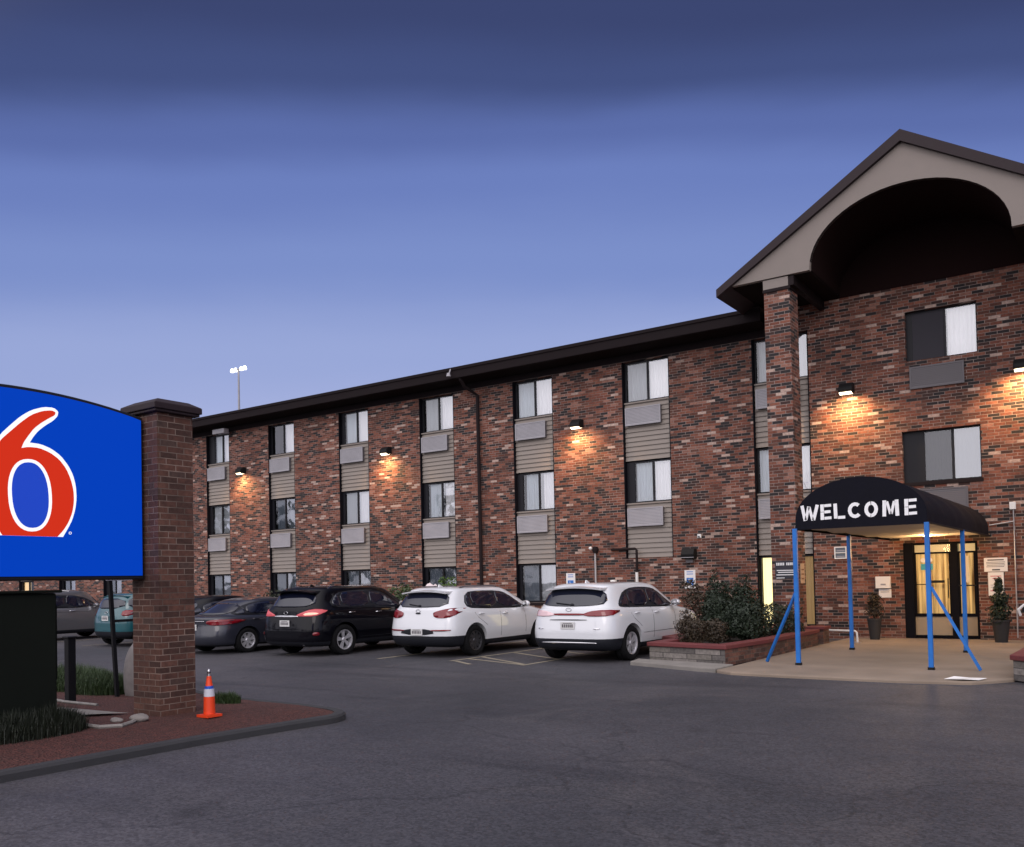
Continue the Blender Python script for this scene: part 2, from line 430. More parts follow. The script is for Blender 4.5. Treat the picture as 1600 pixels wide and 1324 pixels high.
# image point = (800 + u c + v s, 873.1 - u s + v c)
c_, s_ = math.cos(ROLL), math.sin(ROLL)
cx = rt*c_ + (-up)*(s_)*1.0      # world dir seen along +image x
cyd = -rt*(s_)*(-1.0)*(-1.0) + (-up)*c_
# image x axis in (u, v): u*c+v*s ; image y axis: -u*s+v*c   (u right, v down)
ix = rt*c_ + (-up)*s_
iy = rt*(-s_) + (-up)*c_
rot = Matrix((ix, -iy, -fwd)).transposed()
cam.matrix_world = Matrix.Translation((0,0,CH)) @ rot.to_4x4()
cd.shift_y = (873.1-662)/1600.0
S.camera = cam
S.view_settings.view_transform = 'Standard'; S.view_settings.look = 'None'; S.view_settings.exposure = 0; S.view_settings.gamma = 1

# ------------------------------------------------------------------ world
def build_world():
    w = bpy.data.worlds.new('World'); S.world = w; w.use_nodes = True; nt = w.node_tree
    bg = nt.nodes['Background']
    tc = N(nt, 'ShaderNodeTexCoord'); v = tc.outputs['Generated']
    def dot(d):
        n = N(nt, 'ShaderNodeVectorMath', operation='DOT_PRODUCT'); n.inputs[1].default_value = d; nt.links.new(v, n.inputs[0]); return n.outputs['Value']
    fx = Vector((-math.sin(YAW), math.cos(YAW), 0)); sx = Vector((math.cos(YAW), math.sin(YAW), 0))
    z = dot((0,0,1)); a = dot(fx); s = dot(sx)
    h = math_(nt, 'SQRT', math_(nt, 'ADD', math_(nt, 'MULTIPLY', a, a), math_(nt, 'MULTIPLY', math_(nt, 'MULTIPLY', s, s), .10)))
    el = math_(nt, 'DIVIDE', z, math_(nt, 'ADD', math_(nt, 'MAXIMUM', h, .02), 0.0))
    # soft unevenness of thin cloud
    mp = N(nt, 'ShaderNodeMapping'); mp.inputs['Scale'].default_value = (1.2,1.2,5); nt.links.new(v, mp.inputs['Vector'])
    t = N(nt, 'ShaderNodeTexNoise'); t.inputs['Scale'].default_value = 1.6; t.inputs['Detail'].default_value = 4; nt.links.new(mp.outputs[0], t.inputs['Vector'])
    el = math_(nt, 'ADD', el, math_(nt, 'MULTIPLY', math_(nt, 'SUBTRACT', t.outputs[0], .5), .085))
    r = N(nt, 'ShaderNodeValToRGB'); cr = r.color_ramp; cr.interpolation = 'EASE'
    def srgb(c): return tuple(((x/255+.055)/1.055)**2.4 if x > 10 else x/255/12.92 for x in c) + (1,)
    stops = [(0.0,(188,194,228)),(.13,(178,186,226)),(.25,(153,168,216)),(.36,(124,144,202)),(.455,(108,128,190)),(.51,(92,110,170)),(.575,(68,82,130)),(.65,(60,71,114)),(1.0,(52,62,103))]
    cr.elements[0].position = stops[0][0]; cr.elements[0].color = srgb(stops[0][1])
    cr.elements[1].position = 1; cr.elements[1].color = srgb(stops[-1][1])
    for p, c in stops[1:-1]:
        e = cr.elements.new(p); e.color = srgb(c)
    nt.links.new(el, r.inputs[0])
    # afterglow on the side of the sky behind the camera
    back = dot((.12, -.76, .64))
    gl = N(nt, 'ShaderNodeMapRange'); gl.interpolation_type = 'SMOOTHSTEP'; gl.inputs[1].default_value = -.1; gl.inputs[2].default_value = .95
    nt.links.new(back, gl.inputs[0])
    colr = mixc(nt, gl.outputs[0], r.outputs[0], (1.92,1.83,1.92))
    # ground side
    gd = math_(nt, 'LESS_THAN', z, -.01)
    colr = mixc(nt, gd, colr, (.05,.05,.055))
    nt.links.new(colr, bg.inputs[0]); bg.inputs[1].default_value = 1.0
build_world()
sl = bpy.data.lights.new('sun', 'SUN'); so = bpy.data.objects.new('sun', sl); col.objects.link(so)
sl.energy = .45; sl.angle = R(25); sl.color = (1,.9,.86)
so.rotation_euler = (R(62), 0, R(38)); so.location = (0,-20,20)

# ------------------------------------------------------------------ ground
def sheet(pts, z, mat, name, kind='structure'):
    mb = MB(); mb.add([(x, y, z) for x, y in pts], [tuple(range(len(pts)))])
    o = obj(name, mb, mat, fix=False); return setprops(o, kind=kind)
sheet([(-900,-900),(900,-900),(900,900),(-900,900)], 0, M['asphalt'], 'ground')

def slab(pts, z0, z1, mat, name, bevel=0):
    mb = MB(); mb.prism(pts, lambda u, v, w: (u, v, z0 + w), z1-z0)
    o = obj(name, mb, mat, bevel=bevel); return o
pad = [(-5.62,14.62),(-5.62,13.72),(-5.3,13.5),(-4.4,13.42),(-2.83,13.40),(-1.9,13.55),(-1.45,14.15),(-1.45,15.2),(3,15.4),(3,21.96),(-5.62,21.96)]
setprops(slab(pad, -.05, .05, M['concrete'], 'pavement', .02), kind='structure')
# kerb strip under the left planter
setprops(slab([(-7.62,14.9),(-5.63,14.5),(-5.63,13.7),(-5.95,13.78),(-7.5,14.35)], -.05, .07, M['kerb_light'], 'kerb', .015), kind='structure')
# walk along the facade
setprops(slab([(-60,20.3),(-7.2,20.3),(-7.2,21.96),(-60,21.96)], -.05, .12, M['kerb_light'], 'footpath', .02), kind='structure')
# parking lines
def lines():
    mb = MB(); z = .004
    def ln(a, b, w=.09):
        a = Vector((*a, z)); b = Vector((*b, z)); d = (b-a).normalized(); n = Vector((-d.y, d.x, 0))*w/2
        mb.add([a-n, b-n, b+n, a+n], [(0,1,2,3)])
    ln((-9.3,13.55), (-9.38,19.5)); ln((-11.15,13.75), (-11.2,19.5))
    ln((-10.35,13.35), (-11.05,13.8)); 
    for k in range(5):
        y = 14.0 + k*1.15
        ln((-9.4, y-.25), (-11.1, y+.75))
    for x in (-12.95,-15.75,-18.55,-21.35,-24.2,-27.):
        ln((x,13.6), (x,19.5))
    ln((-11.12,14.3), (-9.35,13.65))
    return setprops(obj('parking_lines', mb, M['yellow_line'], fix=False), kind='structure')
lines()

# mulch island with kerb
isl = [(-7.62,3.2),(-7.62,5.3),(-7.55,6.0),(-7.48,6.7),(-7.40,7.2),(-7.7,7.55),(-8.5,7.65),(-9.2,7.65),(-10.5,7.75),(-12.2,8.3),(-14.2,8.9),(-16.5,9.2),(-18.5,8.6),(-19,7.5),(-19,1.5),(-12,1.2),(-8.2,1.2),(-7.65,1.9)]
def offs(poly, d):
    n = len(poly); out = []
    for i in range(n):
        a = Vector(poly[i-1]); b = Vector(poly[i]); c = Vector(poly[(i+1) % n])
        e1 = (b-a).normalized(); e2 = (c-b).normalized()
        n1 = Vector((-e1.y, e1.x)); n2 = Vector((-e2.y, e2.x)); nn = (n1+n2).normalized()
        out.append(tuple(b + nn*d/max(.5, nn.dot(n1))))
    return out
def smooth_poly(p, it=2):
    for _ in range(it):
        q = []
        for i in range(len(p)):
            a = Vector(p[i]); b = Vector(p[(i+1) % len(p)])
            q += [tuple(a*.75+b*.25), tuple(a*.25+b*.75)]
        p = q
    return p
isl = smooth_poly(isl, 2)
inner = offs(isl, .13)
n = len(isl)
mb = MB()
top = .085
ring = [(x,y,-.03) for x,y in isl] + [(x,y,top-.025) for x,y in isl] + [(x,y,top) for x,y in offs(isl,.02)] + [(x,y,top) for x,y in inner] + [(x,y,0) for x,y in inner]
fs = []
for k in range(4):
    for i in range(n):
        j = (i+1) % n; fs.append((k*n+i, k*n+j, (k+1)*n+j, (k+1)*n+i))
mb.add(ring, fs)
setprops(obj('kerb', mb, M['kerb'], smooth=True), kind='structure')
# mulch bed: a gently mounded surface
bm = bmesh.new(); vs = [bm.verts.new((x,y,.075)) for x,y in inner]; bm.faces.new(vs)
for k in range(-40, -14):
    bmesh.ops.bisect_plane(bm, geom=bm.verts[:]+bm.edges[:]+bm.faces[:], plane_co=(k*.5,0,0), plane_no=(1,0,0))
for k in range(2, 20):
    bmesh.ops.bisect_plane(bm, geom=bm.verts[:]+bm.edges[:]+bm.faces[:], plane_co=(0,k*.5,0), plane_no=(0,1,0))
for v in bm.verts:
    d = min((Vector(p)-v.co.xy).length for p in inner)
    v.co.z = .075 + min(.078, d*.12) + random.uniform(-.004,.004)*(d > .05)
me = bpy.data.meshes.new('mulch_bed'); bm.to_mesh(me); bm.free(); me.materials.append(M['mulch'])
o = bpy.data.objects.new('mulch_bed', me); col.objects.link(o); setprops(o, kind='structure')

# ------------------------------------------------------------------ building
YF = 21.967; X0 = -10.105; DX = 3.688; BW = 1.42
ZW = {3:(6.40,7.50), 2:(3.62,4.75), 1:(.9,2.03)}
B = thing('brick_motel_building', 'three storey red brick motel with a gabled arched entrance portico', 'building', (-20,YF,0))
ORG = (-20, YF, 0)
right_edges = {k: X0 + k*DX for k in range(-12, 2)}   # columns A(0), B(-1) ... G(1)
XL, XR = -56.0, 6.0; GLX = -7.25
ZT = 7.72
# ---- wall with openings
def wall_faces(mb, x0, x1, z0, z1, ops, y, depth):
    xs = sorted(set([x0, x1] + [o[0] for o in ops] + [o[1] for o in ops]))
    zs = sorted(set([z0, z1] + [o[2] for o in ops] + [o[3] for o in ops]))
    for i in range(len(xs)-1):
        for j in range(len(zs)-1):
            xm = (xs[i]+xs[i+1])/2; zm = (zs[j]+zs[j+1])/2
            if any(o[0] < xm < o[1] and o[2] < zm < o[3] for o in ops): continue
            mb.add([(xs[i],y,zs[j]),(xs[i+1],y,zs[j]),(xs[i+1],y,zs[j+1]),(xs[i],y,zs[j+1])], [(0,1,2,3)])
    for (a, b, c, d) in ops:
        mb.add([(a,y,c),(a,y+depth,c),(a,y+depth,d),(a,y,d)], [(0,1,2,3)])
        mb.add([(b,y,c),(b,y+depth,c),(b,y+depth,d),(b,y,d)], [(3,2,1,0)])
        mb.add([(a,y,c),(b,y,c),(b,y+depth,c),(a,y+depth,c)], [(0,1,2,3)])
        mb.add([(a,y,d),(b,y,d),(b,y+depth,d),(a,y+depth,d)], [(3,2,1,0)])
ops = []
for k, xr in right_edges.items():
    zb = .9
    if k == 0: zb = 2.10
    if k == 1: zb = .28
    ops.append((xr-BW, xr, zb, 7.52))
HX = X0 + 2*DX
ops += [(HX-1.48, HX, 6.38, 7.52), (HX-1.62, HX, 3.60, 4.78), (-4.40, -2.87, .04, 2.22)]
ops += [(1.0, 2.5, 6.38, 7.52), (1.0, 2.5, 3.60, 4.78)]
mb = MB(); wall_faces(mb, XL, XR, 0, ZT, ops, YF, .34)
mb.add([(GLX,YF,ZT),(-.02,YF,ZT),(-.02,YF,8.16),(GLX,YF,8.16)], [(0,1,2,3)])
# upper wall inside the portico
wall = obj('wall', mb, M['brick'], B, ORG)
# rest of the shell
mb = MB()
mb.box(XL, YF+.345, 0, XL+.3, YF+14, ZT); mb.box(XR-.3, YF+.345, 0, XR, YF+14, ZT); mb.box(XL, YF+14, 0, XR, YF+14.3, ZT)
mb.box(XL+.3, YF+2.5, 0, XR-.3, YF+2.6, ZT-.02)   # corridor wall behind the rooms
obj('rear_wall', mb, M['room'], B, ORG)
# roof: fascia, soffit, low slope
OH = .80
mb = MB()
mb.box(XL-.4, YF-OH, 7.74, -7.3, YF-OH+.03, 8.02)
mb.box(XL-.4, YF-OH-.03, 7.98, -7.3, YF-OH-.0005, 8.06)
obj('fascia', mb, M['eave'], B, ORG)
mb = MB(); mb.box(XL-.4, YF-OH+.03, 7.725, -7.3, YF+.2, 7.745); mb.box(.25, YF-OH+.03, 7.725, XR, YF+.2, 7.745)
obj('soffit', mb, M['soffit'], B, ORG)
mb = MB(); zr_ = 8.063+.437*(OH+.10)/(7+OH)
mb.add([(XL-.4,YF-OH-.04,8.063),(-7.3,YF-OH-.04,8.063),(-7.3,YF+.06,zr_),(XR,YF+.06,zr_),(XR,YF+7,8.5),(XL-.4,YF+7,8.5),(XR,YF+14.5,8.0),(XL-.4,YF+14.5,8.0),
        (XL-.4,YF-OH+.03,8.02),(-7.3,YF-OH+.03,8.02),(XR,YF+.06,7.7),(-7.3,YF+.06,7.7),(XL-.4,YF+.06,zr_)], [(0,1,2,12),(12,2,3,4,5),(5,4,6,7),(0,8,9,1),(2,11,10,3)])
roof = obj('roof', mb, M['shingle'], B, ORG)

mb = MB(); mb.box(XL, YF-.025, 7.53, -6.68, YF-.001, 7.724); obj('eave_shade_band', mb, M['eave'], B, ORG)  # dark band put on the wall in place of the eave's shadow
# ---- siding panels (lapped boards)
def lap(mb, x0, x1, z0, z1, y, pitch=.135):
    n = max(1, round((z1-z0)/pitch)); p = (z1-z0)/n
    for i in range(n):
        a = z0+i*p; b = a+p
        mb.add([(x0,y-.016,a),(x1,y-.016,a),(x1,y+.016,b),(x0,y+.016,b),(x0,y+.016,a),(x1,y+.016,a)], [(0,1,2,3),(4,5,1,0)])
def folds(x0, x1, z0, z1, y, amp=.012, wl=.085, seed=0, sag=.25):
    rr = random.Random(seed); mb = MB(); nx = max(8, int((x1-x0)/.014)); ph = rr.uniform(0,6)
    rows = [z0, z0+(z1-z0)*.33, z0+(z1-z0)*.66, z1]
    for z in rows:
        for i in range(nx+1):
            x = x0+(x1-x0)*i/nx
            mb.v.append((x, y+amp*math.sin(2*PI*(x/wl)+ph+.6*math.sin(x*7+seed))+amp*.4*math.sin(x*29+ph+z*.8), z))
    for j in range(3):
        for i in range(nx):
            a = j*(nx+1)+i
            mb.f.append((a, a+1, a+nx+2, a+nx+1)); mb.m.append(0)
    mb.smooth = True
    return mb
def window(xr, z0, z1, w=BW, style=0, seed=0, left=0.0, yoff=.15, glassmat=None, cmat=None, cmat2=None, screen=False):
    """window unit: frame mesh with sub-parts; xr right edge"""
    x1 = xr; x0 = xr-w; y = YF+yoff
    f = MB(); t = .035
    xi = x0+left
    if left:
        f.box(x0, y-.02, z0, xi-.0005, y+.06, z1)
    f.box(xi, y-.02, z0, x1, y+.05, z0+t); f.box(xi, y-.02, z1-t, x1, y+.05, z1)
    f.box(xi, y-.02, z0+t, xi+t, y+.05, z1-t); f.box(x1-t, y-.02, z0+t, x1, y+.05, z1-t)
    xm = (xi+x1)/2 + .02
    f.box(xm-.026, y-.025, z0+t, xm+.026, y+.05, z1-t)
    fo = obj('window', f, M['alu'], B, ORG)
    g = MB()
    g.add([(xi+t,y+.012,z0+t),(xm-.026,y+.012,z0+t),(xm-.026,y+.012,z1-t),(xi+t,y+.012,z1-t)], [(0,1,2,3)])
    obj('pane', g, glassmat or M['pane_dull'], fo, ORG, fix=False)
    if screen:
        g = MB(); g.box(xi+t+.001, y-.016, z0+t+.001, xm-.027, y-.012, z1-t-.001); obj('fly_screen', g, M['curtain_dark'], fo, ORG)
    g = MB()
    g.add([(xm+.026,y+.002,z0+t),(x1-t,y+.002,z0+t),(x1-t,y+.002,z1-t),(xm+.026,y+.002,z1-t)], [(0,1,2,3)])
    obj('pane', g, glassmat or M['pane'], fo, ORG, fix=False)
    rg = random.Random(seed*13+5); gap = rg.choice([0,0,0,.10,.18,.05])
    if gap and left < .3 and not glassmat:
        c1 = folds(xi+t+gap*.4, xm-gap*.5, z0+t, z1-t, y+.10, seed=seed, amp=.016); c2 = folds(xm+.03+gap*.4, x1-t, z0+t, z1-t, y+.085, seed=seed+3)
    elif style == 'sashes':   # sits open a little in the middle: a dark gap
        c1 = folds(xi+t, xm-.06, z0+t, z1-t, y+.10, seed=seed); c2 = folds(xm+.02, x1-t, z0+t, z1-t, y+.09, seed=seed+3)
    else:
        c1 = folds(xi+t, xm, z0+t, z1-t, y+.10, seed=seed); c2 = folds(xm+.002, x1-t, z0+t, z1-t, y+.085, seed=seed+3)
    o1 = obj('curtain', c1, cmat or M['curtain'], fo, ORG, fix=False, smooth=True)
    o2 = obj('curtain', c2, cmat2 or cmat or M['curtain'], fo, ORG, fix=False, smooth=True)
    return fo
def air_con(x0, x1, z0, z1, mat, y=None, d=.16):
    y = YF+.10 if y is None else y
    mb = MB(); yf = y-d
    mb.box(x0, yf, z0, x1, y+.02, z1)
    o = obj('air_conditioner', mb, M['ac_dark'], B, ORG, bevel=.006)
    g = MB(); n = 11
    e = .025
    g.box(x0-.012, yf-.018, z0-.012, x1+.012, yf-.001, z0+e); g.box(x0-.012, yf-.018, z1-e, x1+.012, yf-.001, z1+.012)
    g.box(x0-.012, yf-.018, z0+e, x0+e, yf-.001, z1-e); g.box(x1-e, yf-.018, z0+e, x1+.012, yf-.001, z1-e)
    for i in range(n):
        a = z0+e+(z1-z0-2*e)*i/n; b = a+(z1-z0-2*e)/n
        g.add([(x0+e,yf-.014,a),(x1-e,yf-.014,a),(x1-e,yf-.004,b-.003),(x0+e,yf-.004,b-.003)], [(0,1,2,3)])
    obj('grille', g, mat, o, ORG)
    return o
rs = random.Random(3)
for k, xr in right_edges.items():
    xl = xr-BW
    # dark lining added for jamb shade, both sides and back of the bay
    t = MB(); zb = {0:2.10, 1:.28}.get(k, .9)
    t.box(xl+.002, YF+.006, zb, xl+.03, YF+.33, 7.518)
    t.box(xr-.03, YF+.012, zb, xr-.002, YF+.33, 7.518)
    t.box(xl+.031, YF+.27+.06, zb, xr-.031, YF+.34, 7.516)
    obj('bay_shade_lining', t, M['jamb'], B, ORG)
    a, b = xl+.0305, xr-.0305
    for (q0, q1) in ((4.78, 6.355), (2.06 if k != 0 else 2.115, 3.575)):
        s = MB(); lap(s, a, b, q0, q1, YF+.09)
        n0 = len(s.v); s.box(a, YF+.055, q1, b, YF+.16, q1+.04)
        s.f.append((n0-2, n0-1, n0-4, n0-3)) if False else None
        obj('siding_panel', s, M['siding'], B, ORG)
    w = BW-.062
    L = {3:0, 2:0}
    if k in (-5,): L[3] = .30; L[2] = .10
    if k == -4: L[3] = 0; L[2] = .06
    if k == -3: L[3] = .10; L[2] = .05
    if k == -2: L[2] = .13
    if k == -1: L[2] = .16
    if k == 0: L[2] = .20
    c3l = M['curtain_cool']; c3r = M['curtain']; c2l = M['curtain_cool']; c2r = M['curtain']
    if k == -4: c3l = M['curtain_dark']; c2l = M['curtain_blue']; c2r = M['curtain_blue']
    if k == -5: c2l = M['curtain_grey']; c2r = M['curtain_grey']
    if k == -3: c2l = M['curtain_grey']
    if k == 0: c3l = M['curtain_grey']
    if k == -2: c3l = M['curtain_grey']
    if k == 1: c3l = c3r = M['curtain_grey']; 
    window(b, ZW[3][0], ZW[3][1], w, seed=k*5+1, left=L[3], cmat=c3l, cmat2=c3r)
    window(b, ZW[2][0], ZW[2][1], w, seed=k*5+2, left=L[2], cmat=c2l, cmat2=c2r)
    if k == 1:
        window(b, .30, 2.03, w, seed=9, glassmat=M['pane_soft'], cmat=M['lit_win'], cmat2=M['lit_tan'])
    elif k == -11 or k == -9:
        window(b, .92, 2.03, w, seed=9, glassmat=M['pane_soft'], cmat=M['lit_small'], cmat2=M['curtain_dark'])
    elif k != 0:
        window(b, .92, 2.03, w, seed=k*5+3, left=.06, cmat=M['curtain_blue'] if k not in (-1,) else M['curtain_blue'], cmat2=M['curtain_grey'] if k == -1 else M['curtain_blue'])
    for (z0, z1) in ((5.75,6.22),(2.98,3.46)):
        air_con(xl+.10, xl+1.14, z0, z1, M['ac'], d=.11)
# H column
f3 = window(HX, 6.38, 7.52, 1.48, seed=31, left=.10, screen=True, cmat=M['curtain_dark'], cmat2=M['curtain'])
f2 = window(HX, 3.60, 4.78, 1.62, seed=32, left=.42, screen=False, cmat=M['curtain_dark'], cmat2=M['curtain_blue'])
window(2.5, 6.38, 7.52, 1.5, seed=41); window(2.5, 3.60, 4.78, 1.5, seed=42)
air_con(-4.12, -3.02, 5.74, 6.22, M['ac_dark'], y=YF, d=.03)
air_con(-4.05, -3.02, 2.92, 3.42, M['ac_dark'], y=YF, d=.03)
mb = MB(); mb.box(-4.1, YF-.02, 4.80, -4.0, YF-.001, 4.9)
# brick sill courses
for k, xr in right_edges.items():
    if k in (0, 1): continue
    mb = MB(); mb.box(xr-BW, YF-.03, .82, xr, YF+.33, .898); obj('sill', mb, M['trim'], B, ORG)
mb = MB(); mb.box(HX-1.66, YF-.03, 3.52, HX+.03, YF+.30, 3.598); obj('sill', mb, M['trim'], B, ORG)
# ---- entrance doors
D = MB(); yd = YF+.10
def dbox(x0, z0, x1, z1, y0=yd, y1=yd+.06): D.box(x0, y0, z0, x1, y1, z1)
dbox(-4.40, .05, -4.20, 2.22, YF+.02, YF+.30); dbox(-2.93, .05, -2.87, 2.22)
dbox(-4.1995, 2.17, -2.9305, 2.22); dbox(-3.43, .05, -3.29, 2.169, yd-.02, yd+.08)
for (a, b) in ((-4.1995,-3.4305), (-3.2895,-2.9305)):
    dbox(a, 1.96, b, 2.0); dbox(a, .54, b, .61); dbox(a, .06, b, .12)
    dbox(a, .61, a+.04, 1.96); dbox(b-.04, .61, b, 1.96)
door = obj('entrance_door', D, M['jamb'], B, ORG)
g = MB()
for (a, b) in ((-4.16,-3.47), (-3.25,-2.97)):
    g.add([(a,yd+.03,.61),(b,yd+.03,.61),(b,yd+.03,1.96),(a,yd+.03,1.96)], [(0,1,2,3)])
    g.add([(a-.03,yd+.03,2.0),(b+.03,yd+.03,2.0),(b+.03,yd+.03,2.17),(a-.03,yd+.03,2.17)], [(0,1,2,3)])
obj('pane', g, M['pane_soft'], door, ORG, fix=False)
g = MB()
g.box(-4.1995, yd+.02, .121, -3.4305, yd+.05, .539); g.box(-3.2895, yd+.02, .121, -2.9305, yd+.05, .539)
obj('kick_panel', g, simple('kick_panel_beige', (.28,.22,.15), .6), door, ORG)
obj('curtain', folds(-4.19, -3.43, .55, 1.98, yd+.16, amp=.02, wl=.11, seed=4), M['lit_curtain'], door, ORG, fix=False, smooth=True)
obj('curtain', folds(-3.29, -2.93, .55, 1.98, yd+.16, amp=.02, wl=.09, seed=5), M['lit_curtain'], door, ORG, fix=False, smooth=True)
g = MB(); g.box(-4.19, yd+.10, 2.0, -2.93, yd+.12, 2.169)
obj('transom_panel', g, emit('lit_transom', (.40,.31,.15), .5, (.4,.35,.25)), door, ORG)
g = MB(); g.box(-3.86, yd-.05, 1.30, -3.56, yd-.02, 1.36); g.box(-3.84, yd-.02, 1.31, -3.82, yd, 1.35); g.box(-3.60, yd-.02, 1.31, -3.58, yd, 1.35)
obj('handle', g, M['black_metal'], door, ORG)
g = MB(); g.tube([(-3.49,yd-.03,.95),(-3.49,yd-.03,1.4)], .012, 8); g.box(-3.285, yd-.01, 1.22, -2.935, yd+.015, 1.25); g.box(-4.155, yd-.01, 1.26, -3.87, yd+.015, 1.28)
obj('push_bar', g, M['black_metal'], door, ORG)
# stickers on the glass
g = MB(); g.box(-4.05, yd+.005, 1.60, -3.80, yd+.008, 1.735)
st = obj('door_sticker', g, simple('teal_sticker', (.02,.28,.42), .5), door, ORG)
g = MB()
for cx_ in (-4.0,-3.86):
    g.lathe([(.0,yd+.004),(.055,yd+.004),(.055,yd+.007),(.0,yd+.007)], (cx_,0,1.82), 18, 'Y')
obj('door_sticker', g, M['paper'], door, ORG)
g = MB(); g.box(-3.93, yd+.005, 1.05, -3.86, yd+.008, 1.56); obj('door_notice', g, M['paper'], door, ORG)
g = MB(); g.box(-3.2, yd+.005, 1.3, -3.06, yd+.008, 1.9)
obj('door_notice', g, simple('notice_cream', (.6,.52,.38), .7), door, ORG)
# wall behind doors
mb = MB(); mb.box(-4.5, YF+.345, 0, -2.8, YF+.40, 2.3); obj('vestibule', mb, M['room'], B, ORG)

# ---- downspout
mb = MB(); mb.tube([(-16.62,YF-OH+.08,7.70),(-16.62,YF-OH+.3,7.5),(-16.45,YF-.10,7.28),(-16.45,YF-.08,.15)], .055, 8)
obj('downspout', mb, M['trim'], B, ORG, smooth=True)

# ---- portico
YG = 19.55; PXC = -3.70
GL, GR = -7.62, .22
ZE = 8.19; ZA = 10.62
HWA = 1.93; RISE = 1.36
def garc(n=28):
    return [(PXC - HWA*math.cos(PI*i/n), ZE + RISE*math.sin(PI*i/n)) for i in range(n+1)]
arc = garc()
mb = MB()
th = .12
apex_z = 10.40; elz = ZE
# gable face as quads between arch and sloping top
def ztop(x):
    return ZA-.17 - abs(x-PXC)*(ZA-ZE-.02)/(PXC-GL)
segs = [(GL+.12, None)] + [(x, z) for x, z in arc] + [(GR-.12, None)]
def colum(x, zl, zu): return [(x,YG,zl),(x,YG,zu),(x,YG+th,zl),(x,YG+th,zu)]
xs = [GL+.02, GL+.6, -6.3] + [x for x, z in arc] + [-1.1, GR-.6, GR-.02]
zl = [ZE-.03]*3 + [z for x, z in arc] + [ZE-.03]*3
zl[3] = ZE-.03; zl[-4] = ZE-.03
# insert apex
pts = list(zip(xs, zl))
import bisect
ap = bisect.bisect([p[0] for p in pts], PXC)
if abs(pts[ap-1][0]-PXC) > 1e-3: pts.insert(ap, (PXC, ZE+RISE))
vs = []
for x, z in pts:
    vs += colum(x, z, max(z+.01, ztop(x)))
fs = []
for i in range(len(pts)-1):
    a = i*4; b = a+4
    fs += [(a,b,b+1,a+1),(a+2,a+3,b+3,b+2),(a,a+2,b+2,b)]
mb.add(vs, fs)
portico = obj('gable_front', mb, M['stucco'], B, ORG)
# raking roof slabs with dark fascia
mb = MB()
import math as _m
def rake(sgn):
    xe = PXC - sgn*(PXC-GL+.10); 
    sl_ = (ZA-ZE)/(PXC-GL)
    ze = ZA - sl_*(PXC-GL+.10)
    y0 = YG-.10; y1 = YF+6
    t2 = .24
    p = [(PXC,ZA),(xe,ze),(xe,ze-t2*.75),(PXC,ZA-t2)]
    n_ = 4
    a = [(x,y0,z) for x, z in p]; b = [(x,y1,z) for x, z in p]
    mb.add(a+b, [(0,1,2,3),(7,6,5,4),(0,4,5,1),(1,5,6,2),(2,6,7,3),(3,7,4,0)])
rake(1); rake(-1)
obj('portico_roof', mb, M['fascia'], B, ORG)
# flat soffits either side of the vault + barrel vault
mb = MB()
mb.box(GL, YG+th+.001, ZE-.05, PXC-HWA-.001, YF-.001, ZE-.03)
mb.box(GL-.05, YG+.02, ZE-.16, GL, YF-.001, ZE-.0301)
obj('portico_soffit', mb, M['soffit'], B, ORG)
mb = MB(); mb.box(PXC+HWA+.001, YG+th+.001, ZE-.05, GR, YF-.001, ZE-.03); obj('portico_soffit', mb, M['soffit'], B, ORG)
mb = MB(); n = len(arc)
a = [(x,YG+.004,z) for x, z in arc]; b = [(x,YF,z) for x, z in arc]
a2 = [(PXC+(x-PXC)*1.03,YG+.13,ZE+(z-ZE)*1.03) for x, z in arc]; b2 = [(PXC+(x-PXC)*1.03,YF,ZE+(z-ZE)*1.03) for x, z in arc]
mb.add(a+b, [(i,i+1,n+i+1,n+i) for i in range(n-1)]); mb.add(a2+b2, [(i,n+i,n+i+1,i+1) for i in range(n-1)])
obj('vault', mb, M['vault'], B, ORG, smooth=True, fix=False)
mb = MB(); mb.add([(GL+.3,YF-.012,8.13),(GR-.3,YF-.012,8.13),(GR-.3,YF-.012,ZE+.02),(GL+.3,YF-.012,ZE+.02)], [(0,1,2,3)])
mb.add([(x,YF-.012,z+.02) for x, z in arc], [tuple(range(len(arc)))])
obj('vault_end_shade_panel', mb, M['vault'], B, ORG, fix=False)  # near-black colour stands in for the shade inside the arch
# header blocks + brick pillars
for i, (px0, px1) in enumerate(((-6.66,-6.09), (-1.31,-.74))):
    mb = MB(); mb.box(px0, YG+.05, 0, px1, YG+.62, 7.86)
    obj('brick_pillar', mb, M['brick'], B, ORG)
    mb = MB(); mb.box(px0-.01, YG+.03, 7.93, px1-.02, YG+.62, ZE-.051)
    obj('pillar_head', mb, M['stucco'], B, ORG)
    mb = MB(); mb.box(px0-.02, YG+.02, 7.861, px1+.02, YG+.64, 7.929)
    mb.box(px1-.018, YG+.04, 7.9295, px1+.10, YF-.01, ZE-.0515)
    obj('pillar_trim', mb, M['trim'], B, ORG)

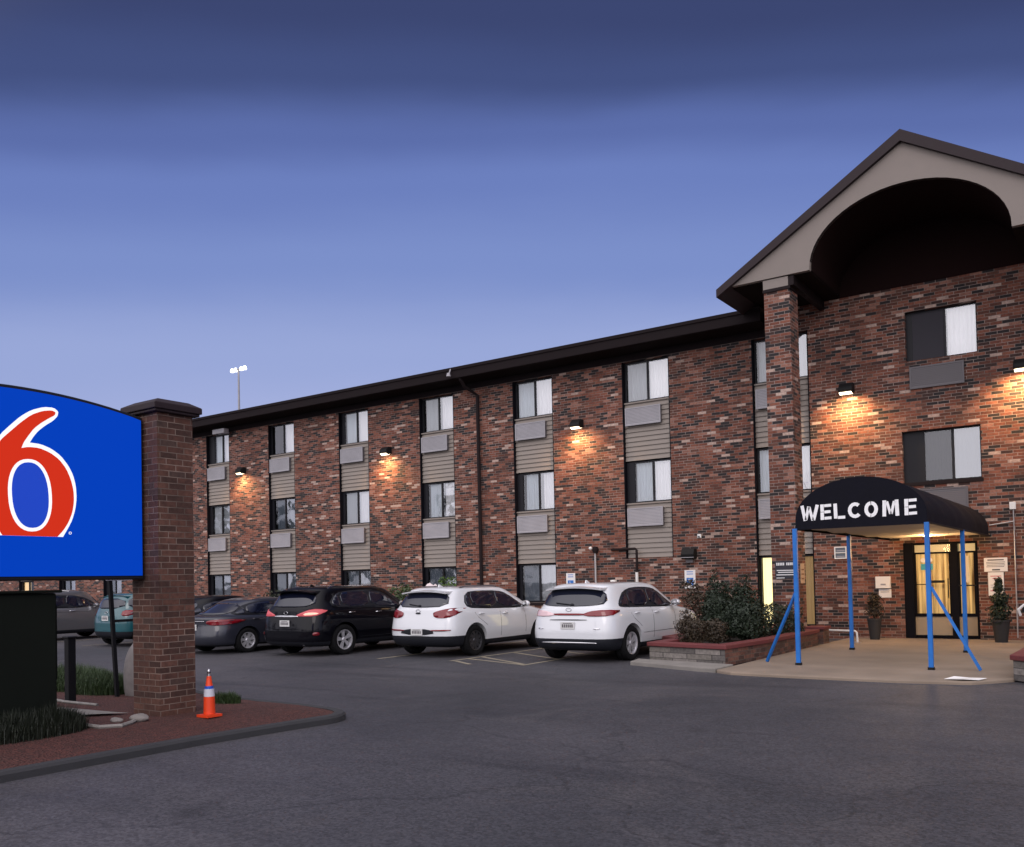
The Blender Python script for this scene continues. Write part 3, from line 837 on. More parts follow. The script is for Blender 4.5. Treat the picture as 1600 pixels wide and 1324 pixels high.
# ---- wall lamps (each a thing)
def wall_lamp(x, z, label, power):
    t = thing('wall_lamp', label, 'wall lamp', (x,YF,z), 0, 'wall lamps washing the brick facade')
    o = (0,0,0)
    mb = MB(); prof = [(-.0,.20),(-.0,-.02),(-.17,-.065),(-.29,.0),(-.27,.09),(-.15,.20)]
    mb.prism(prof, lambda u, v, w: (-.16+w, u, v), .32)
    obj('housing', mb, M['black_metal'], t, bevel=.02)
    mb = MB(); mb.add([(-.14,-.06,-.044),(.14,-.06,-.044),(.14,-.172,-.078),(-.14,-.172,-.078),(-.14,-.26,-.033),(.14,-.26,-.033)], [(0,1,2,3),(3,2,5,4)])
    obj('lens', mb, M['lens'], t, fix=False)
    l = bpy.data.lights.new('wall_lamp_light', 'SPOT'); lo = bpy.data.objects.new('lamp_light', l); col.objects.link(lo); lo.parent = t
    l.energy = power; l.color = (1,.58,.25); l.spot_size = R(165); l.spot_blend = 1; l.shadow_soft_size = .14
    lo.location = (0,-.40,-.14); lo.rotation_euler = (R(20),0,0)
    return t
PW = 200
wall_lamp(-5.51, 5.86, 'lit dark wall lamp inside the arched portico above the welcome canopy', PW*1.7)
wall_lamp(-12.92, 5.90, 'lit wall lamp on the long brick facade nearest to the portico', PW)
wall_lamp(-20.27, 5.88, 'lit dark wall lamp on brick, second from the portico along the long facade', PW*.9)
wall_lamp(-27.7, 5.88, 'lit wall lamp on brick farthest from the entrance, right of the small white camera', PW*.9)
wall_lamp(-1.88, 5.86, 'lit wall lamp cut by the right edge of the photo beside the portico windows', PW*1.7)

# ------------------------------------------------------------------ text helper
def text_mesh(body, size, bold=0.0, ext=.002, spacing=1.0):
    c = bpy.data.curves.new('txt', 'FONT'); c.body = body; c.size = size; c.extrude = ext; c.offset = bold
    c.align_x = 'CENTER'; c.align_y = 'CENTER'; c.space_character = spacing
    o = bpy.data.objects.new('txt', c); col.objects.link(o)
    dg = bpy.context.evaluated_depsgraph_get(); dg.update()
    me = bpy.data.meshes.new_from_object(o.evaluated_get(dg))
    bpy.data.objects.remove(o); bpy.data.curves.remove(c)
    return me
def place_text(name, body, size, mat, parent, mtx, bold=0, spacing=1.0, sx=1.0, jumble=0):
    me = text_mesh(body, size, bold, .0015, spacing)
    for v in me.vertices: v.co.x *= sx
    me.transform(mtx)
    me.materials.clear(); me.materials.append(mat); me.name = name
    o = bpy.data.objects.new(name, me); col.objects.link(o); o.parent = parent
    return o
FACE_S = Matrix.Rotation(R(90), 4, 'X')     # text facing -Y

# ------------------------------------------------------------------ canopy
def canopy():
    cx0, cx1, cy0, cy1, zc = -4.67, -2.64, 15.0, YF-.03, 2.30
    org = ((cx0+cx1)/2, cy0, 0)
    t = thing('entrance_canopy', 'black barrel canopy reading WELCOME on blue poles in front of the entrance doors', 'canopy', org)
    xc = (cx0+cx1)/2; hw = (cx1-cx0)/2
    n = 26
    prof = [(xc-hw, zc)] + [(xc - hw*math.cos(PI*i/n)*1.0, zc+.17+.64*math.sin(PI*i/n)) for i in range(n+1)] + [(xc+hw, zc)]
    bows = 6; ny = 24
    mb = MB()
    rows = []
    for j in range(ny+1):
        y = cy0+(cy1-cy0)*j/ny
        ph = (j/ny*bows) % 1
        sag = .04*math.sin(PI*ph)
        rows.append([(x, y, z - (sag if 0 < k < len(prof)-1 else 0)*(1 if z > zc+.2 else .3)) for k, (x, z) in enumerate(prof)])
    m_ = len(prof)
    mb.add([p for r in rows for p in r], [(j*m_+k, (j+1)*m_+k, (j+1)*m_+k+1, j*m_+k+1) for j in range(ny) for k in range(m_-1)])
    obj('cover', mb, M['canvas'], t, org, smooth=True)
    mb = MB(); mb.prism([(x, z) for x, z in prof], lambda u, v, w: (u, cy0-.012+w, v), .01)
    obj('end_panel', mb, M['canvas'], t, org)
    mb = MB(); nx = 10; nyy = 16
    for j in range(nyy+1):
        for i in range(nx+1):
            u = i/nx; y = cy0+.02+(cy1-cy0-.04)*j/nyy
            mb.v.append((cx0+.02+(cx1-cx0-.04)*u, y, zc+.035+.015*math.sin(j*2.1)+.01*math.sin(i*1.7+j)))
    for j in range(nyy):
        for i in range(nx):
            a = j*(nx+1)+i; mb.f.append((a,a+1,a+nx+2,a+nx+1)); mb.m.append(0)
    obj('lining', mb, M['lining'], t, org, fix=False, smooth=True)
    fr = MB()
    fr.box(cx0-.03, cy0-.04, zc-.0, cx0+.0, cy1, zc+.03); fr.box(cx1+.0, cy0-.04, zc-.0, cx1+.03, cy1, zc+.03)
    obj('edge_rail', fr, M['black_metal'], t, org)
    w = .068
    for (x, y) in ((cx0,15.0),(cx1,15.0),(cx0,18.4),(cx1,18.4)):
        p = MB(); p.box(x-w/2-.001, y-w/2-.06, .06, x+w/2, y+w/2-.06, zc+.02)
        pole = obj('pole', p, M['blue_paint'], t, org, bevel=.006)
        p = MB(); p.box(x-w/2-.012, y-w/2-.072, .05, x+w/2+.011, y+w/2-.048, .09)
        obj('foot', p, M['black_metal'], pole, org)
    b = MB(); b.bar((cx0-.02,14.95,1.25), (-5.33,15.30,.06), .04); obj('brace', b, M['blue_paint'], t, org)
    b = MB(); b.bar((cx1+.03,14.95,1.32), (-1.98,15.05,.06), .045)
    obj('brace', b, M['blue_paint'], t, org)
    # WELCOME made of strips of white tape, small gaps between the strips
    def strip(p, q, w, mbx):
        p = Vector(p); q = Vector(q); d = (q-p).normalized(); n_ = Vector((-d.y, d.x))*w/2
        mbx.prism([tuple(p-n_), tuple(q-n_), tuple(q+n_), tuple(p+n_)], lambda u, v, k: (u, cy0-.0165+k, v), .003)
    def arcs(c, rx, rz, a0, a1, n_, w, mbx, gap=4):
        for i in range(n_):
            b0 = R(a0+(a1-a0)*i/n_); b1 = R(a0+(a1-a0)*(i+1)/n_)
            P = [((rx+sg*w/2)*math.cos(t_), (rz+sg*w/2)*math.sin(t_)) for sg, t_ in ((1,b0),(1,(b0+b1)/2),(1,b1),(-1,b1),(-1,(b0+b1)/2),(-1,b0))]
            mbx.prism([(c[0]+x, c[1]+z) for x, z in P], lambda u, v, k: (u, cy0-.0165+k, v), .003)
    H = .255; zb = zc+.145; w = .066
    adv = [.33,.23,.22,.27,.275,.29,.23]
    x = cx0+.085; k_ = 1.86/ (sum(adv))
    spans = [(0,.155),(.182,.279),(.302,.40),(.422,.531),(.566,.682),(.717,.857),(.90,1.0)]
    w = .056
    for i, (ch, (q0, q1)) in enumerate(zip('WELCOME', spans)):
        m = MB(); x = cx0+.09+q0*1.80; W = (q1-q0)*1.80*(1.14 if ch == 'C' else 1); e = w/2; zt = zb+H
        if ch == 'W':
            strip((x+.028,zt),(x+W*.27,zb),w*.95,m); strip((x+W*.31,zb+.012),(x+W*.49,zt-.02),w*.8,m)
            strip((x+W*.52,zt-.03),(x+W*.71,zb),w*.8,m); strip((x+W*.76,zb+.005),(x+W*1.0,zt),w*.95,m)
        elif ch == 'E':
            strip((x+e,zb),(x+e,zb+H*.49),w,m); strip((x+e,zb+H*.52),(x+e,zt),w,m)
            for zz, q in ((zb+e*.9,1),(zb+H*.5,.93),(zt-e*.9,1)): strip((x+w+.006,zz),(x+W*q,zz+.004),w*.82,m)
        elif ch == 'L':
            strip((x+e,zb+.01),(x+e-.006,zt),w,m); strip((x+w+.006,zb+e*.9),(x+W,zb+e*.95),w*.85,m)
        elif ch == 'C':
            arcs((x+W*.52,zb+H/2), W*.5-e, H/2-e, 48, 318, 6, w, m)
        elif ch == 'O':
            arcs((x+W*.5,zb+H/2), W*.5-e, H/2-e, 95, 262, 4, w, m); arcs((x+W*.5,zb+H/2), W*.5-e, H/2-e, -92, 88, 4, w, m)
        elif ch == 'M':
            strip((x+e,zb),(x+e+.008,zt),w,m); strip((x+W-e,zb),(x+W-e-.008,zt),w,m)
            strip((x+w+.016,zt-.02),(x+W*.485,zb+.035),w*.72,m); strip((x+W*.53,zb+.035),(x+W-w-.014,zt-.02),w*.72,m)
        obj('letter', m, M['letter'], t, org)
    # lit ceiling fitting near the doors
    l = MB(); l.lathe([(0,0),(.07,0),(.08,.03),(0,.03)], (xc,20.7,zc+.005), 18)
    obj('ceiling_light', l, M['lens'], t, org)
    L = bpy.data.lights.new('canopy_light', 'POINT'); lo = bpy.data.objects.new('canopy_lamp_light', L); col.objects.link(lo); lo.parent = t
    L.energy = 80; L.color = (1,.62,.28); L.shadow_soft_size = .15; lo.location = (0, 20.7-cy0, zc-.22)
canopy()

# ------------------------------------------------------------------ small wall things
def plaque(name, label, cat, x0, x1, z0, z1, mat, y=YF, rows=(), th=.02, face='S', group=None, border=None):
    org = ((x0+x1)/2, y, (z0+z1)/2)
    t = thing(name, label, cat, org, 0, group)
    mb = MB(); mb.box(x0, y-th, z0, x1, y-.001, z1); obj('board', mb, mat, t, org)
    for r in rows:   # (u0,u1,v0,v1,mat)
        m2 = MB(); W = x1-x0; H = z1-z0
        m2.box(x0+W*r[0], y-th-.003, z0+H*r[2], x0+W*r[1], y-th-.0005, z0+H*r[3])
        obj(r[5] if len(r) > 5 else 'printed_line', m2, r[4], t, org)
    return t
def wheelchair(t, cx, cz, s, mat, y):
    """a seated figure with a wheel, built from strokes"""
    org = t.location
    mb = MB(); pts = []
    for i in range(15):
        a = R(200+i*17); pts.append((cx+s*.27*math.cos(a)-s*.02, y, cz-s*.15+s*.27*math.sin(a)))
    mb.tube(pts, s*.035, 6)
    mb.tube([(cx-s*.08,y,cz+s*.26),(cx-s*.05,y,cz-s*.02),(cx+s*.16,y,cz-s*.04),(cx+s*.28,y,cz-s*.34),(cx+s*.38,y,cz-s*.32)], s*.05, 6)
    mb.lathe([(0,-.002),(s*.075,-.002),(s*.075,.002),(0,.002)], (cx-s*.09,y,cz+s*.38), 12, 'Y')
    obj('wheelchair_symbol', mb, mat, t, tuple(org))
def access_sign(x0, x1, z0, z1, label, tall):
    t = plaque('parking_sign', label, 'parking sign', x0, x1, z0, z1, M['paper'], YF, (), .015, group=None)
    W = x1-x0; H = z1-z0
    org = tuple(t.location)
    m2 = MB(); m2.box(x0+W*.18, YF-.019, z0+H*.16, x1-W*.18, YF-.0155, z0+H*.16+W*.66); obj('symbol_panel', m2, M['bluesign'], t, org)
    wheelchair(t, (x0+x1)/2-.01, z0+H*.16+W*.33, W*.5, M['paper'], YF-.021)
    m2 = MB()
    for k in range(2): m2.box(x0+W*.2, YF-.018, z1-H*(.12+.12*k), x1-W*.2, YF-.0152, z1-H*(.08+.12*k))
    obj('printed_line', m2, M['bluesign'], t, org)
access_sign(-13.46, -13.16, 1.26, 1.74, 'small white wheelchair sign just above the roof of the nearest white SUV', 0)
access_sign(-9.80, -9.50, 1.26, 1.74, 'white sign with a blue wheelchair symbol below the black wall box, by the shrubs', 1)
W_ = M['white_paint']
t = plaque('notice_sign', 'black notice board with rows of white lettering on the front of the brick portico pillar', 'sign', -6.58, -6.12, 1.47, 1.86, M['ink'], YG+.05,
    [(.08,.96,.45,.50,W_),(.14,.94,.34,.39,W_),(.06,.95,.20,.25,W_),(.05,.45,.03,.07,W_)])
mb = MB()
for i in range(11):
    if i == 5: continue
    mb.box(-6.55+i*.037, YF-.024-(YF-YG-.05), 1.765, -6.55+i*.037+.026, YF-.0205-(YF-YG-.05), 1.825)
obj('lettering', mb, W_, t, tuple(t.location))
# tan notice on the pillar's side (faces +X)
org = (-6.09, YG+.35, 1.58)
t = thing('pillar_notice', 'tall pale tan notice on the side of the brick portico pillar', 'sign', org)
mb = MB(); mb.box(-6.089, YG+.22, 1.36, -6.075, YG+.50, 1.80); obj('board', mb, simple('tan_notice', (.45,.32,.22), .7, noise=.1), t, org)
mb = MB()
for k in range(3): mb.box(-6.0745, YG+.27, 1.45+k*.1, -6.073, YG+.45, 1.48+k*.1)
obj('printed_line', mb, simple('brown_ink', (.2,.1,.06), .7), t, org)
# louvred vent
org = (-5.79, YF, 2.05)
t = thing('wall_vent', 'small white framed vent on brick left of the canopy back pole', 'vent', org)
mb = MB(); a0, a1, b0, b1 = -5.93, -5.65, 1.91, 2.20
for (q) in ((a0,b0,a1,b0+.025),(a0,b1-.025,a1,b1),(a0,b0+.0251,a0+.025,b1-.0251),(a1-.025,b0+.0251,a1,b1-.0251),(a0+.0251,2.045,a1-.0251,2.065)):
    mb.box(q[0], YF-.035, q[1], q[2], YF-.001, q[3])
obj('frame', mb, W_, t, org)
mb = MB(); mb.box(a0+.02, YF-.012, b0+.02, a1-.02, YF-.002, b1-.02); obj('louvre', mb, M['curtain_blue'], t, org)
mb = MB(); mb.box(a0+.05, YF-.016, 2.09, a1-.04, YF-.0125, 2.12); mb.box(a0+.05, YF-.016, 1.95, a1-.04, YF-.0125, 1.98); obj('slat', mb, M['ac'], t, org)
# white boxes left of the door
plaque('letter_box', 'white wall box on brick left of the doors, upper of two white shapes', 'letter box', -5.0, -4.68, 1.20, 1.47, M['paper'], YF, [(.35,.7,.25,.38,M['ac'],'slot')], .10)
plaque('notice_sheet', 'small white sheet directly under the white wall box left of the doors', 'notice', -4.95, -4.68, .98, 1.185, M['paper'], YF, [(.15,.85,.6,.68,M['ac'])], .02)
t = plaque('notice_sign', 'wide white notice with grey print, upper of the two right of the entrance doors', 'sign', -2.75, -2.30, 1.53, 1.83, M['paper'], YF,
    [(.15,.85,.80,.88,M['ink']),(.10,.90,.66,.70,M['ac_dark']),(.10,.88,.55,.59,M['ac_dark']),(.12,.90,.44,.48,M['ac_dark']),(.10,.86,.33,.37,M['ac_dark']),(.34,.68,.08,.17,M['ink'])])
t = plaque('notice_sign', 'narrow white notice with red print, lower of the two right of the entrance doors', 'sign', -2.68, -2.38, 1.00, 1.515, M['paper'], YF,
    [(.15,.85,.82,.85,M['redink']),(.28,.72,.72,.75,M['redink']),(.15,.5,.45,.47,M['ac']),(.15,.85,.36,.38,M['ac']),(.12,.5,.2,.23,M['redink'])])
# black wall box
org = (-9.62, YF, 2.1)
t = thing('wall_box', 'black metal utility box on brick above the wheelchair sign', 'utility box', org)
mb = MB(); mb.prism([(0,-.12),(-.2,-.12),(-.24,.0),(-.17,.15),(0,.15)], lambda u, v, w: (-9.80+w, YF+u, 2.15+v), .36)
obj('housing', mb, M['black_metal'], t, org, bevel=.015)
mb = MB(); mb.box(-9.80, YF-.235, 2.06, -9.44, YF-.205, 2.075); obj('lip', mb, M['ac'], t, org)
mb = MB(); mb.box(-9.72, YF-.1, 1.93, -9.52, YF-.001, 2.028); obj('junction', mb, M['ac_dark'], t, org)
# small white sensor above it
org = (-9.35, YF, 2.62); t = thing('wall_sensor', 'tiny white square fitting on brick above the black utility box', 'sensor', org)
mb = MB(); mb.box(-9.40, YF-.05, 2.57, -9.30, YF-.001, 2.67); obj('cover', mb, W_, t, org, bevel=.008)
mb = MB(); mb.box(-9.38, YF-.06, 2.585, -9.33, YF-.0501, 2.62); obj('eye', mb, M['ink'], t, org)
# conduits
org = (-12.46, YF, .5); t = thing('conduit_pipe', 'grey vertical conduit with a dark cap standing on brick behind the white SUV roof', 'pipe', org)
mb = MB(); mb.tube([(-12.46,YF-.06,.2),(-12.46,YF-.06,2.28)], .03, 8); obj('pipe', mb, M['conduit'], t, org, smooth=True)
mb = MB(); mb.lathe([(0,2.28),(.06,2.28),(.09,2.36),(.07,2.46),(0,2.47)], (-12.44,YF-.08,0), 12); obj('cap', mb, M['trim'], t, org, smooth=True)
mb = MB(); mb.sphere((-12.56,YF-.14,2.42), .05,.05,.05, 10, 6); obj('lamp', mb, M['white_paint'], t, org, smooth=True)
org = (-11.16, YF, .5); t = thing('gas_pipe', 'dark bent gas pipe ending in a white riser under the bricked window bay', 'pipe', org)
mb = MB(); mb.tube([(-11.95,YF-.02,2.36),(-11.9,YF-.07,2.36),(-11.2,YF-.07,2.36),(-11.16,YF-.07,2.32),(-11.16,YF-.07,1.72)], .035, 8); obj('pipe', mb, M['trim'], t, org, smooth=True)
mb = MB(); mb.tube([(-11.17,YF-.07,1.715),(-11.17,YF-.07,.2)], .04, 8); obj('riser', mb, W_, t, org, smooth=True)
org = (-12.0, YF, 1.5); t = thing('gas_meter', 'low white meter housing on brick showing just over the nearest white SUV roof', 'meter', org)
mb = MB(); mb.box(-12.13, YF-.2, 1.30, -11.66, YF-.02, 1.47); mb.box(-11.95, YF-.16, 1.471, -11.8, YF-.05, 1.52); obj('housing', mb, W_, t, org, bevel=.015)
mb = MB(); mb.box(-12.10, YF-.21, 1.33, -11.7, YF-.2005, 1.36); obj('dial', mb, M['ac'], t, org)
# conduit & box right
org = (-2.17, YF, 1.2); t = thing('conduit_pipe', 'thin grey conduit with a white box on top, right of the notices', 'pipe', org)
mb = MB(); mb.tube([(-2.15,YF-.03,.1),(-2.15,YF-.03,2.9)], .013, 8); mb.tube([(-2.15,YF-.03,2.60),(-2.62,YF-.03,2.54)], .014, 8); obj('pipe', mb, M['conduit'], t, org)
mb = MB(); mb.box(-2.22, YF-.07, 2.86, -2.10, YF-.001, 3.02); obj('switch_box', mb, W_, t, org, bevel=.006)
# camera housing near the roof, far left
org = (-28.6, YF, 7.5); t = thing('security_camera', 'small white box camera under the eave above the farthest visible window', 'camera', org)
mb = MB(); mb.box(-28.95, YF-.46, 7.42, -28.25, YF-.22, 7.60); obj('body', mb, M['ac'], t, org, bevel=.02)
mb = MB(); mb.tube([(-28.55,YF-.001,7.5),(-28.55,YF-.26,7.5)], .035, 8); obj('bracket', mb, M['ac'], t, org)
mb = MB(); mb.lathe([(0,7.38),(.05,7.38),(.05,7.42),(0,7.42)], (-28.8,YF-.34,0), 10); obj('lens', mb, M['ink'], t, org)
org = (-16.9, YF-OH, 7.9); t = thing('eave_floodlight', 'tiny white spotlight clipped under the roof edge above the downspout', 'floodlight', org)
mb = MB(); mb.tube([(-16.9,YF-OH-.03,8.02),(-16.9,YF-OH-.10,7.88)], .02, 8); obj('bracket', mb, M['ac'], t, org)
mb = MB(); mb.lathe([(0,7.78),(.07,7.78),(.05,7.88),(0,7.9)], (-16.9,YF-OH-.13,0), 12); obj('head', mb, M['ac'], t, org, smooth=True)
# white low rail
org = (-5.4, 20.4, .05); t = thing('low_rail', 'low white pipe rail beside the brick portico pillar under the canopy edge', 'rail', org)
mb = MB(); mb.tube([(-5.85,20.5,.05),(-5.83,20.5,.28),(-5.78,20.5,.30),(-5.10,20.3,.30),(-5.06,20.3,.27),(-5.05,20.3,.05)], .022, 8); obj('pipe', mb, W_, t, org, smooth=True)
mb = MB(); mb.box(-5.92,20.44,.05,-5.78,20.56,.065); mb.box(-5.12,20.24,.05,-4.98,20.36,.065); obj('foot_plate', mb, M['steel'], t, org)

# ------------------------------------------------------------------ foliage
def leaves(mb, c, rad, n, ls, seed, shell=.35, flat=.0, up=0):
    rr = random.Random(seed)
    for _ in range(n):
        while True:
            d = Vector((rr.uniform(-1,1), rr.uniform(-1,1), rr.uniform(-1,1)))
            if .05 < d.length < 1: break
        r = d.length
        if rr.random() < .75: d = d.normalized()*(shell+(1-shell)*rr.random()**.5)
        lump = 1+.18*math.sin(d.x*5+seed)*math.sin(d.y*6+1.3*seed)+.14*math.sin(d.z*7+seed*2)
        p = Vector(c)+Vector((d.x*rad[0], d.y*rad[1], d.z*rad[2]))*lump
        nrm = (d+Vector((rr.uniform(-1,1), rr.uniform(-1,1), rr.uniform(-.6,1)))*.9).normalized()
        t = nrm.cross(Vector((rr.uniform(-1,1), rr.uniform(-1,1), rr.uniform(-1,1)))).normalized(); b = nrm.cross(t)
        s = ls*rr.uniform(.6,1.3)
        mb.add([p-t*s, p+b*s*.45, p+t*s, p-b*s*.45], [(0,1,2,3)])
def shrub(name, label, cat, base, blobs, mat, n, ls, seed, group=None, stem=True):
    t = thing(name, label, cat, base, 0, group)
    mb = MB()
    tot = sum(b[3]*b[4]*b[5] for b in blobs)
    for i, (x, y, z, rx, ry, rz) in enumerate(blobs):
        leaves(mb, (x, y, z), (rx, ry, rz), int(n*(rx*ry*rz)/tot)+20, ls, seed+i*3)
    obj('foliage', mb, mat, t, base, fix=False)
    if stem:
        s = MB(); rr = random.Random(seed)
        for i, (x, y, z, rx, ry, rz) in enumerate(blobs):
            s.tube([(base[0]+rr.uniform(-.05,.05), base[1]+rr.uniform(-.05,.05), base[2]-.02), ((base[0]+x)/2, (base[1]+y)/2, base[2]+(z-base[2])*.45), (x, y, z+rz*.3)], [.025,.018,.006], 6)
        obj('stem', s, M['bark'], t, base)
    return t

# left planter
def planter(label, corners, h, bmat_front, bmat_side, org, blocks):
    t = thing('planter', label, 'planter', org)
    n = len(corners)
    th = .2
    inn = offs(corners, th)
    w = MB(); w.add([(x,y,.02) for x,y in corners]+[(x,y,h) for x,y in corners]+[(x,y,h) for x,y in inn]+[(x,y,.02) for x,y in inn],
          [(k*n+i, k*n+(i+1) % n, (k+1)*n+(i+1) % n, (k+1)*n+i) for k in range(3) for i in range(n)], 0)
    w.m = [ (0 if (f[0] % n) in blocks else 1) for f in w.f]
    obj('wall', w, [bmat_front, bmat_side], t, org)
    o1 = offs(corners, -.04); i1 = offs(corners, th+.04)
    c = MB(); c.add([(x,y,h+.001) for x,y in o1]+[(x,y,h+.075) for x,y in o1]+[(x,y,h+.075) for x,y in i1]+[(x,y,h+.001) for x,y in i1],
          [(k*n+i, k*n+(i+1) % n, ((k+1) % 4)*n+(i+1) % n, ((k+1) % 4)*n+i) for k in range(4) for i in range(n)])
    obj('coping', c, M['red_cap'], t, org, bevel=.012)
    s = MB(); s.add([(x,y,h-.06) for x,y in inn], [tuple(range(n))]); obj('soil', s, M['soil'], t, org, fix=False)
    return t
planter('low planter with grey block front and red coping, full of dark shrubs',
        [(-7.42,14.98),(-5.82,14.62),(-5.66,16.2),(-5.66,19.45),(-7.9,19.45),(-7.9,16.6),(-7.42,16.2)], .30, M['planter_brick'], M['low_brick'], (-6.7,16.5,0), (0,))
# corner blocks
org = (-5.66,19.9,0); 
mb = MB(); mb.box(-5.95,19.66,.05,-5.60,20.1,.36)
t = thing('brick_pedestal', 'short brick pedestal with a red cap at the foot of the portico pillar', 'pedestal', org)
obj('base', mb, M['low_brick'], t, org); mb = MB(); mb.box(-5.99,19.62,.361,-5.56,20.14,.42); obj('cap', mb, M['red_cap'], t, org, bevel=.01)
planter('low red-capped planter at the right edge of the photo in front of the bin',
        [(-1.46,14.2),(-1.2,13.95),(2.2,14.1),(2.2,16.6),(-1.40,16.3)], .30, M['planter_brick'], M['planter_brick'], (0,15,0), (0,1,2,3,4))

shrub('shrub', 'tall dark green conical shrub in the left planter, left of the lit yellow window', 'shrub', (-6.9,17.4,.24),
      [(-6.95,17.3,.70,.46,.42,.44),(-7.0,17.3,1.10,.26,.24,.34),(-7.08,17.3,1.48,.10,.10,.26),(-6.8,17.3,1.25,.10,.1,.22),(-7.2,17.3,1.15,.09,.09,.22)], M['leaf_dark'], 9000, .030, 11, 'dark shrubs in the entrance planter')
shrub('shrub', 'broad dark green shrub in the left planter in front of the lit yellow window', 'shrub', (-6.25,17.1,.24),
      [(-6.35,17.1,.66,.42,.42,.42),(-6.42,17.1,1.05,.28,.26,.34),(-6.30,17.0,1.36,.10,.10,.24),(-6.52,17.1,1.30,.12,.1,.26),(-6.12,17.0,1.0,.12,.12,.28)], M['leaf_dark'], 9000, .030, 21, 'dark shrubs in the entrance planter')
shrub('shrub', 'small russet and green bush at the front left corner of the entrance planter', 'shrub', (-6.98,15.9,.24),
      [(-7.0,15.95,.54,.30,.30,.30),(-6.65,16.2,.52,.26,.26,.26),(-7.1,15.9,.78,.12,.12,.2)], M['leaf_rust'], 5200, .024, 31)
shrub('shrub', 'thin brownish shrub rising behind the front of the nearest white SUV', 'shrub', (-8.15,19.0,.0),
      [(-8.1,18.9,.9,.35,.3,.5),(-8.3,18.9,1.25,.25,.25,.3)], M['leaf_rust'], 1300, .04, 41)
shrub('shrub', 'low dark shrub filling the back of the entrance planter against the pillar', 'shrub', (-6.2,18.6,.24),
      [(-6.2,18.6,.6,.5,.5,.4),(-7.1,18.5,.6,.5,.5,.4)], M['leaf_dark'], 5000, .032, 43, 'dark shrubs in the entrance planter')
# shrubs along the facade
shrub('shrub', 'low dark bush against the facade between the dark sedan and the black SUV', 'shrub', (-25.1,21.2,.12),
      [(-25.1,21.2,.8,.9,.45,.55),(-25.9,21.2,.7,.6,.4,.4)], M['leaf_dark'], 2600, .05, 51, 'bushes against the facade')
shrub('shrub', 'green bush against the facade between the black SUV and the farther white SUV', 'shrub', (-19.0,21.0,.12),
      [(-19.0,21.0,.9,.75,.45,.55),(-18.6,21.0,1.2,.35,.3,.3)], M['leaf_mid'], 2600, .05, 61, 'bushes against the facade')
shrub('flowering_shrub', 'bright green sprig over the farther white SUV roof beside the ground floor window', 'shrub', (-17.2,21.1,.12),
      [(-17.15,21.1,1.35,.35,.25,.40),(-17.45,21.1,1.0,.3,.3,.5)], M['leaf_bright'], 1100, .045, 71)
org = (-17.75,21.0,.12); t = thing('plant_marker', 'white rounded blossom cluster on a thin stem over the farther white SUV roof', 'flower', org)
mb = MB(); mb.tube([(-17.75,21.0,.12),(-17.7,21.0,1.1)], .012, 6); obj('stem', mb, M['bark'], t, org)
mb = MB(); mb.sphere((-17.78,21.0,1.36), .17,.08,.17, 12, 8, .08); mb.sphere((-17.55,21.0,1.38), .09,.06,.12, 10, 6, .08); obj('bloom', mb, M['white_flower'], t, org, smooth=True)
# potted plants
def potted(x, y, label, r, blobs, mat, n, seed):
    org = (x, y, .05); t = thing('potted_plant', label, 'potted plant', org)
    mb = MB(); mb.lathe([(0,.05),(r*.7,.05),(r,.48),(r*1.08,.48),(r*1.08,.52),(r*.9,.52),(r*.85,.46),(0,.46)], (x,y,0), 20); obj('pot', mb, M['pot'], t, org, smooth=True)
    f = MB()
    for i, b in enumerate(blobs): leaves(f, (x+b[0], y+b[1], b[2]), b[3:6], int(n/len(blobs)), .035, seed+i, .2)
    obj('foliage', f, mat, t, org, fix=False)
    s = MB(); s.tube([(x,y,.45),(x,y,.9)], .02, 6); obj('stem', s, M['bark'], t, org)
potted(-4.93, 21.35, 'loose dark spiky plant in a dark pot left of the entrance doors', .15, [(0,0,.75,.22,.2,.28),(0,0,.95,.12,.12,.18)], M['leaf_rust'], 900, 5)
potted(-2.38, 21.2, 'dense dark green conical plant in a pot right of the entrance doors', .17, [(0,0,.65,.24,.22,.26),(0,0,.95,.18,.16,.24),(-.02,0,1.22,.08,.08,.18)], M['leaf_dark'], 2000, 9)

# litter bin at the right edge
org = (-1.35,17.4,.05); t = thing('waste_bin', 'black wheeled bin with a white curved handle at the right edge of the photo', 'bin', org)
mb = MB(); mb.prism([(-.28,0),(.28,0),(.33,.80),(-.33,.80)], lambda u, v, w: (-1.25+u, 17.1+w, .05+v), .6); obj('body', mb, M['black_metal'], t, org, bevel=.03)
mb = MB(); mb.prism([(-.36,.80),(.36,.80),(.34,.90),(0,.97),(-.34,.90)], lambda u, v, w: (-1.25+u, 17.05+w, .05+v), .68); obj('lid', mb, M['dark_plastic'], t, org, bevel=.03)
mb = MB(); mb.tube([(-1.62,17.02,.80),(-1.64,16.96,.90),(-1.56,16.94,.97),(-1.3,16.94,1.0),(-.98,16.94,.98)], .022, 8); obj('handle', mb, M['paper'], t, org, smooth=True)
# paper on the ground
org = (-2.0,13.55,.055); t = thing('paper_scrap', 'crumpled white paper scrap lying on the pavement edge below the canopy', 'litter', org)
mb = MB(); mb.add([(-2.25,13.62,.06),(-2.0,13.55,.075),(-1.82,13.66,.06),(-1.75,13.85,.07),(-1.98,13.88,.065),(-2.15,13.8,.085)], [(0,1,4,5),(1,2,3,4)])
o = obj('sheet', mb, M['paper'], t, org); so_ = o.modifiers.new('s','SOLIDIFY'); so_.thickness = .004

